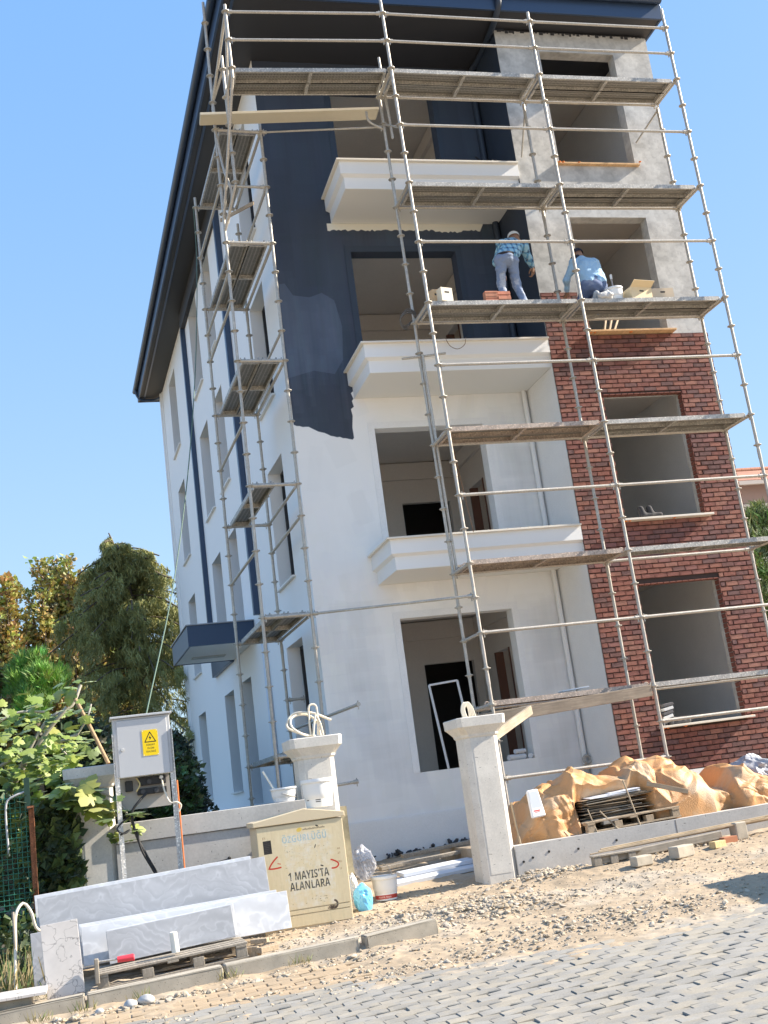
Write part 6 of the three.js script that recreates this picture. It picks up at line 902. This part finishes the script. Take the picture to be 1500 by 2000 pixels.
// -- fig with big lobed leaves over the pillar and the fence
function lobed(s) { // a lobed leaf with a raised midrib fold
  const P = [[0, 0], [0.16, -0.06], [0.38, 0.02], [0.47, 0.2], [0.33, 0.27], [0.5, 0.46], [0.47, 0.63], [0.27, 0.55], [0.24, 0.8], [0.0, 1.02], [-0.24, 0.8], [-0.27, 0.55], [-0.47, 0.63], [-0.5, 0.46], [-0.33, 0.27], [-0.47, 0.2], [-0.38, 0.02], [-0.16, -0.06]];
  const c = [0, 0.36], pos = []; const zf = ([x, y]) => -0.35 * x * x - 0.22 * (y - 0.35) * (y - 0.35) + 0.05;
  for (let i = 0; i < P.length; i++) { const a = P[i], b = P[(i + 1) % P.length]; for (const q of [c, b, a]) pos.push(q[0] * s, q[1] * s, zf(q) * s); }
  const g = new THREE.BufferGeometry(); g.setAttribute('position', new THREE.Float32BufferAttribute(pos, 3)); const m = mergeVertices(g); m.computeVertexNormals(); return strip(m);
}
{
  const t = thing('fig_tree', 'fig tree with pale branches and lobed leaves over the overgrown pillar', 'tree', null, [0, 0, 0]);
  const pale = std({ color: lin(0.42, 0.39, 0.33), roughness: 0.9 });
  const br = [[V(-6.5, 1.2, 0.9), V(-6.2, 2.1, 1.1), V(-5.85, 2.62, 1.2), V(-5.55, 2.95, 1.25)], [V(-6.3, 2.0, 1.1), V(-6.0, 2.5, 1.2), V(-5.75, 2.85, 1.2), V(-5.5, 2.96, 1.2), V(-5.38, 3.2, 1.15)], [V(-6.45, 2.3, 1.2), V(-6.1, 2.47, 1.25), V(-5.7, 2.55, 1.3), V(-5.45, 2.62, 1.35)], [V(-6.35, 2.85, 1.2), V(-6.1, 2.95, 1.2), V(-5.8, 2.93, 1.2)], [V(-5.7, 2.56, 1.3), V(-5.62, 2.45, 1.35), V(-5.55, 2.36, 1.4)], [V(-5.45, 2.62, 1.35), V(-5.33, 2.8, 1.35), V(-5.28, 2.95, 1.3)]];
  br.forEach((p, i) => mesh('branch', tube(p, [0.024, 0.019, 0.02, 0.015, 0.011, 0.011][i], 24, 7), pale, t));
  mesh('branch', tube([V(-5.45, 3.02, 1.3), V(-5.35, 2.78, 1.4), V(-5.24, 2.5, 1.5), V(-5.14, 2.24, 1.6)], 0.022, 20, 8), std({ map: rep(T.wood, 0.5), color: lin(1.1, 0.95, 0.8) }), t);
  const gs = [0.17, 0.21, 0.14, 0.24].map(lobed), ms = [[0.19, 0.29, 0.05], [0.26, 0.36, 0.06], [0.33, 0.40, 0.07], [0.12, 0.19, 0.05], [0.38, 0.39, 0.08], [0.22, 0.30, 0.08]].map(c => { const m = leafMat(0.55, 0.4); m.color.setRGB(...c); return m; });
  const put = (p, s) => { const o = mesh('leaf', gs[Math.floor(rnd() * 4)], ms[Math.floor(rnd() * 6)], t); o.position.copy(p); o.rotation.set(rr(-1.9, -0.5), rr(-0.9, 0.9), rr(-3.1, 3.1), 'YXZ'); o.scale.setScalar(s * rr(0.75, 1.15)); };
  for (let i = 0; i < 150; i++) put(V(rr(-6.5, -5.45), rr(1.75, 2.55), rr(0.8, 2.0)), 0.72);                       // lush mass behind the fence
  for (let i = 0; i < 46; i++) put(V(rr(-6.4, -5.2), rr(2.5, 3.25), rr(0.9, 1.5)), 0.8);                         // around the upper branches
  for (let i = 0; i < 40; i++) { const s = rnd(); put(V(lerp(-5.7, -4.98, s), 1.98 - 0.12 * s - 0.22 * s * s + rr(-0.14, 0.12), rr(2.08, 2.42)), 1.15); } // spray across the pillar
  for (let i = 0; i < 12; i++) put(V(rr(-5.16, -4.92), rr(1.38, 1.72), rr(2.15, 2.35)), 0.8);
  for (let i = 0; i < 40; i++) put(V(rr(-5.95, -5.5), rr(0.9, 1.85), rr(1.5, 1.9)), 0.75);                         // between fence post and pillar
  const more = []; for (let i = 0; i < 620; i++) { const low = rnd() < 0.7; more.push([V(rr(-6.75, low ? -5.5 : -5.25), low ? rr(1.2, 2.55) : rr(2.3, 3.0), rr(0.5, 1.9)), new THREE.Quaternion().setFromEuler(new THREE.Euler(rr(-1.7, -0.3), rr(-0.9, 0.9), rr(-3.1, 3.1), 'YXZ')), rr(0.5, 1.0), [[0.19, 0.29, 0.05], [0.27, 0.37, 0.06], [0.34, 0.41, 0.07], [0.14, 0.21, 0.05]][Math.floor(rnd() * 4)]]); }
  crown('inner_leaves', t, lobed(0.15), leafMat(0.55, 0.4), more);
  mesh('branch', tube([V(-5.7, 1.85, 2.0), V(-5.4, 1.95, 2.16), V(-5.1, 1.82, 2.24), V(-4.95, 1.55, 2.26)], 0.011, 20, 6), pale, t);
}
// -- green mesh fence, its posts and the weeds in front
{
  const grn2 = std({ color: lin(0.03, 0.16, 0.11), roughness: 0.45 }), rust = std({ map: rep(T.steel, 0.3), color: lin(0.75, 0.30, 0.14), roughness: 0.85 });
  const f = thing('mesh_fence', 'green wire mesh fence at the left edge', 'fence', null, [0, 0, 0]);
  const w = []; for (let i = 0; i < 100; i++) { const x = -6.02 - i * 0.05; w.push(rod(V(x, 0.3, 2.32), V(x, 2.02, 2.32), 0.0042, 5)); } for (let j = 0; j < 34; j++) { const y = 0.32 + j * 0.05; w.push(rod(V(-11, y, 2.326), V(-6.0, y, 2.326), 0.0035, 5)); }
  const wm = mesh('wire_mesh', merge(w), grn2, f); wm.userData.kind = 'stuff';
  mesh('post', bx(-6.02, -5.965, 1.84, 2.16, 2.30, 2.35), std({ color: lin(0.015, 0.05, 0.03), roughness: 0.4 }), f);
  mesh('post', merge([bx(-5.99, -5.935, 0.3, 1.87, 2.30, 2.306), bx(-5.941, -5.935, 0.3, 1.87, 2.306, 2.35), bx(-6.0, -5.93, 1.85, 1.87, 2.29, 2.36)]), rust, f);
  mesh('stay_bar', tube([V(-6.02, 2.02, 2.33), V(-6.12, 1.99, 2.34), V(-6.19, 1.95, 2.34), V(-6.21, 1.85, 2.34), V(-6.2, 1.4, 2.34)], 0.012, 20, 6), std({ color: lin(0.45, 0.45, 0.45) }), f);
  mesh('foot_wall', bx(-14, -5.9, 0.0, 0.95, 2.05, 2.22), M.cast, f);
  single('hose', tube([V(-6.12, 0.28, 3.75), V(-6.11, 0.65, 3.6), V(-6.09, 0.92, 3.5), V(-6.03, 0.98, 3.45), V(-5.97, 0.9, 3.45), V(-5.93, 0.74, 3.4), V(-5.85, 0.68, 3.3)], 0.014, 40, 7), std({ color: lin(0.68, 0.62, 0.50) }), 'cream hose bent over a stake beside the veined slab', 'hose');
  single('stake', rod(V(-6.10, 0.15, 3.72), V(-6.12, 0.92, 3.55), 0.012, 7), M.oldwood, 'thin wooden stake among the weeds at the left', 'stake');
  const straw = [], d = () => V(rr(-6.55, -5.82), 0, rr(3.0, 3.85));
  for (let i = 0; i < 260; i++) { const p = d(), y = gh(p.x, p.z) + 0.02, h = rr(0.12, 0.55), q = V(rr(-0.22, 0.22), h, rr(-0.15, 0.15)); straw.push([p.setY(y), new THREE.Quaternion().setFromUnitVectors(V(0, 1, 0), q.clone().normalize()), h, rnd() < 0.65 ? [0.34, 0.27, 0.12] : [0.12, 0.17, 0.04]]); }
  const im = crown('dry_weeds', scene, leafQuad(1, 0.03, 0.3), leafMat(0.8, 0.25), straw); tagAs(im, 'dry grass and weeds at the foot of the mesh fence', 'weeds', null, 'stuff');
  const leaves = []; for (let i = 0; i < 170; i++) leaves.push([V(rr(-6.7, -5.85), rr(0.2, 0.75), rr(2.4, 3.2)), Q(), rr(0.4, 0.9), [[0.07, 0.12, 0.03], [0.13, 0.18, 0.05], [0.05, 0.08, 0.03]][Math.floor(rnd() * 3)]]);
  for (let i = 0; i < 420; i++) leaves.push([V(rr(-6.0, -5.5), rr(0.6, 1.85), rr(1.9, 2.12)), Q(), rr(0.6, 1.3), [[0.10, 0.16, 0.04], [0.18, 0.25, 0.06], [0.06, 0.10, 0.035], [0.05, 0.08, 0.03]][Math.floor(rnd() * 4)]]);
  for (let i = 0; i < 420; i++) leaves.push([V(rr(-7.3, -5.98), rr(0.5, 1.95), rr(2.225, 2.30)), Q(), rr(0.5, 1.1), [[0.08, 0.13, 0.04], [0.14, 0.20, 0.05], [0.05, 0.08, 0.03]][Math.floor(rnd() * 3)]]);
  tagAs(crown('ground_ivy', scene, tuft(3, 0.13, 0.10, 1.2, 0.05), leafMat(0.6, 0.35), leaves), 'green creeper climbing the mesh fence and its foot wall', 'creeper', null, 'stuff');
  const tw = []; for (const [x, z] of [[-4.33, 4.40], [-5.55, 4.5], [-5.1, 4.47], [-3.7, 4.42], [-5.9, 4.55]]) for (let i = 0; i < 26; i++) { const q = V(rr(-0.8, 0.8), 1, rr(-0.5, 0.8)).normalize(); tw.push([V(x + rr(-0.1, 0.1), gh(x, z) - 0.0, z + rr(-0.02, 0.06)), new THREE.Quaternion().setFromUnitVectors(V(0, 1, 0), q), rr(0.05, 0.13), rnd() < 0.7 ? [0.36, 0.30, 0.14] : [0.16, 0.20, 0.06]]); }
  tagAs(crown('kerb_weeds', scene, leafQuad(1, 0.07, 0.3), leafMat(0.8, 0.25), tw), 'small dry weeds along the kerb foot', 'weeds', null, 'stuff');
}
// -- stones lying on the pavement by the kerb
for (const [x, z, s, l] of [[-5.42, 4.66, 0.036, 'smallest pale stone near the kerb joint'], [-5.17, 4.64, 0.055, 'rough grey stone in front of the kerb'], [-5.04, 4.62, 0.062, 'smooth pale stone in front of the kerb, right of the rough one']]) { const g = mergeVertices(new THREE.IcosahedronGeometry(s, 3).deleteAttribute('normal').deleteAttribute('uv')), p = g.attributes.position; for (let i = 0; i < p.count; i++) { const k = 0.75 + 0.5 * fbm((p.getX(i) * 6 + x + 20) % 1, (p.getZ(i) * 6 + p.getY(i) * 4 + 20) % 1, 3, 3, 701); p.setXYZ(i, p.getX(i) * k * 1.3, p.getY(i) * k * 0.75, p.getZ(i) * k); } g.computeVertexNormals(); const o = single('stone', buv(g), std({ map: rep(T.castconc, 0.6) }), l, 'stone', 'stones by the kerb'); o.position.set(x, dirtY(x, z) + s * 0.45, z); o.rotation.y = s * 40; }

// ================================================================ neighbouring house at the right edge
{
  const t = thing('neighbour_house', 'house with a red tiled roof beyond the right edge of the building', 'house', null, [0, 0, 0]);
  const wall = std({ color: lin(0.30, 0.22, 0.20), roughness: 0.9 }), X0 = 17.0, X1 = 27, Z = -20, ey = 10.45;
  mesh('wall', wallShape(rect(X0, X1, 0, ey), [[18.35, 20.2, 6.9, 9.35]], 0.3).translate(0, 0, Z), wall, t);
  mesh('side_wall', bx(X0, X0 + 0.3, 0, ey, Z - 9, Z - 0.3), wall, t);
  mesh('wall_band', bx(X0 - 0.02, X1, 9.55, 9.7, Z + 0.002, Z + 0.06), std({ color: lin(0.55, 0.50, 0.45) }), t);
  mesh('wall_pier', bx(X0 - 0.03, 18.3, 5, 9.55, Z + 0.002, Z + 0.05), std({ color: lin(0.5, 0.48, 0.46) }), t);
  const sh = mesh('shutter_back', bx(18.3, 20.25, 6.85, 9.4, Z - 0.28, Z - 0.25), std({ color: lin(0.03, 0.05, 0.09) }), t);
  for (let i = 0; i < 9; i++) mesh('blind_slat', bx(18.4 + i * 0.205, 18.49 + i * 0.205, 6.95, 9.3, Z - 0.2, Z - 0.15), std({ color: lin(0.50, 0.58, 0.68) }), sh);
  const tile = std({ map: tex((u, v) => { const a = fbm(u, v, 8, 5, 711), r = 0.75 + 0.35 * Math.abs(Math.sin(u * 6.283 * 8)), c = ((v * 12) % 1) < 0.14 ? 0.55 : 1; return tone([0.42, 0.19, 0.11], (0.6 + 0.7 * a) * r * c); }), roughness: 0.9 });
  tile.map.repeat.set(0.4, 0.4);
  const g = new THREE.BufferGeometry(), a = [X0 - 0.5, ey, Z + 0.6], b = [X1, ey, Z + 0.6], c = [X1, ey + 1.7, Z - 4.5], d = [X0 - 0.3, ey + 1.7, Z - 4.5], e = [X0 - 0.5, ey, Z - 9.5], f = [X1, ey, Z - 9.5];
  g.setAttribute('position', new THREE.Float32BufferAttribute([...a, ...b, ...c, ...a, ...c, ...d, ...e, ...d, ...c, ...e, ...c, ...f], 3)); g.computeVertexNormals(); const ug = buv(g); const roof = mesh('roof', ug, tile, t); tile.side = THREE.DoubleSide;
  mesh('eave_board', bx(X0 - 0.5, X1, ey - 0.16, ey - 0.02, Z + 0.5, Z + 0.62), std({ color: lin(0.45, 0.40, 0.36) }), roof);
  for (let i = 0; i < 14; i++) mesh('ridge_tile', new THREE.CylinderGeometry(0.13, 0.13, 0.42, 8, 1).rotateZ(Math.PI / 2).translate(X0 - 0.1 + i * 0.43, ey + 1.7, Z - 4.5), tile, roof);
  mesh('roof_window', rbx(0.5, 0.05, 0.5, 0.01).rotateX(0.32).translate(18.9, ey + 1.15, Z - 2.6), std({ color: lin(0.6, 0.6, 0.6) }), roof);
}
// ================================================================ parked car just outside the right of the picture; its shadow falls into it
{
  const t = thing('parked_car', 'parked car at the right whose rounded shadow falls on the dirt', 'car', null, [1.72, 0.30, 5.95]); t.rotation.z = 0.035;
  const prof = [[0, 0.35], [0.02, 0.72], [0.18, 0.98], [0.45, 1.05], [0.85, 1.44], [1.5, 1.50], [2.3, 1.46], [2.95, 1.06], [3.8, 0.95], [4.1, 0.75], [4.15, 0.35], [4.0, 0.24], [0.15, 0.24]];
  const s = new THREE.Shape(); s.moveTo(...prof[0]); s.splineThru(prof.slice(1, 11).map(p => new THREE.Vector2(...p))); s.lineTo(4.0, 0.24); s.lineTo(0.15, 0.24);
  mesh('body', buv(new THREE.ExtrudeGeometry(s, { depth: 1.5, bevelEnabled: true, bevelSize: 0.08, bevelThickness: 0.08, bevelSegments: 3, curveSegments: 24 }).translate(0, 0, -0.85)), new THREE.MeshPhysicalMaterial({ color: lin(0.35, 0.36, 0.38), metalness: 0.5, roughness: 0.35, clearcoat: 1 }), t);
  for (const x of [0.8, 3.3]) for (const z of [-0.86, 0.66]) { const w = mesh('wheel', new THREE.CylinderGeometry(0.31, 0.31, 0.2, 28).rotateX(Math.PI / 2).translate(x, 0.3, z), std({ color: lin(0.03, 0.03, 0.03) }), t); mesh('rim', new THREE.CylinderGeometry(0.19, 0.19, 0.21, 20).rotateX(Math.PI / 2).translate(x, 0.3, z), M.steel, w); }
  for (const z of [-0.945, 0.735]) mesh('side_window', wallShape([[0.75, 1.05], [1.0, 1.36], [2.2, 1.36], [2.7, 1.05]], [], 0.01).translate(0, 0, z), std({ color: lin(0.02, 0.025, 0.03), roughness: 0.1 }), t);
  for (const z of [-0.7, 0.5]) mesh('tail_lamp', rbx(0.05, 0.18, 0.25, 0.02).translate(-0.03, 0.82, z), std({ color: lin(0.4, 0.02, 0.02), roughness: 0.2 }), t);
}
renderer.render(scene, camera);
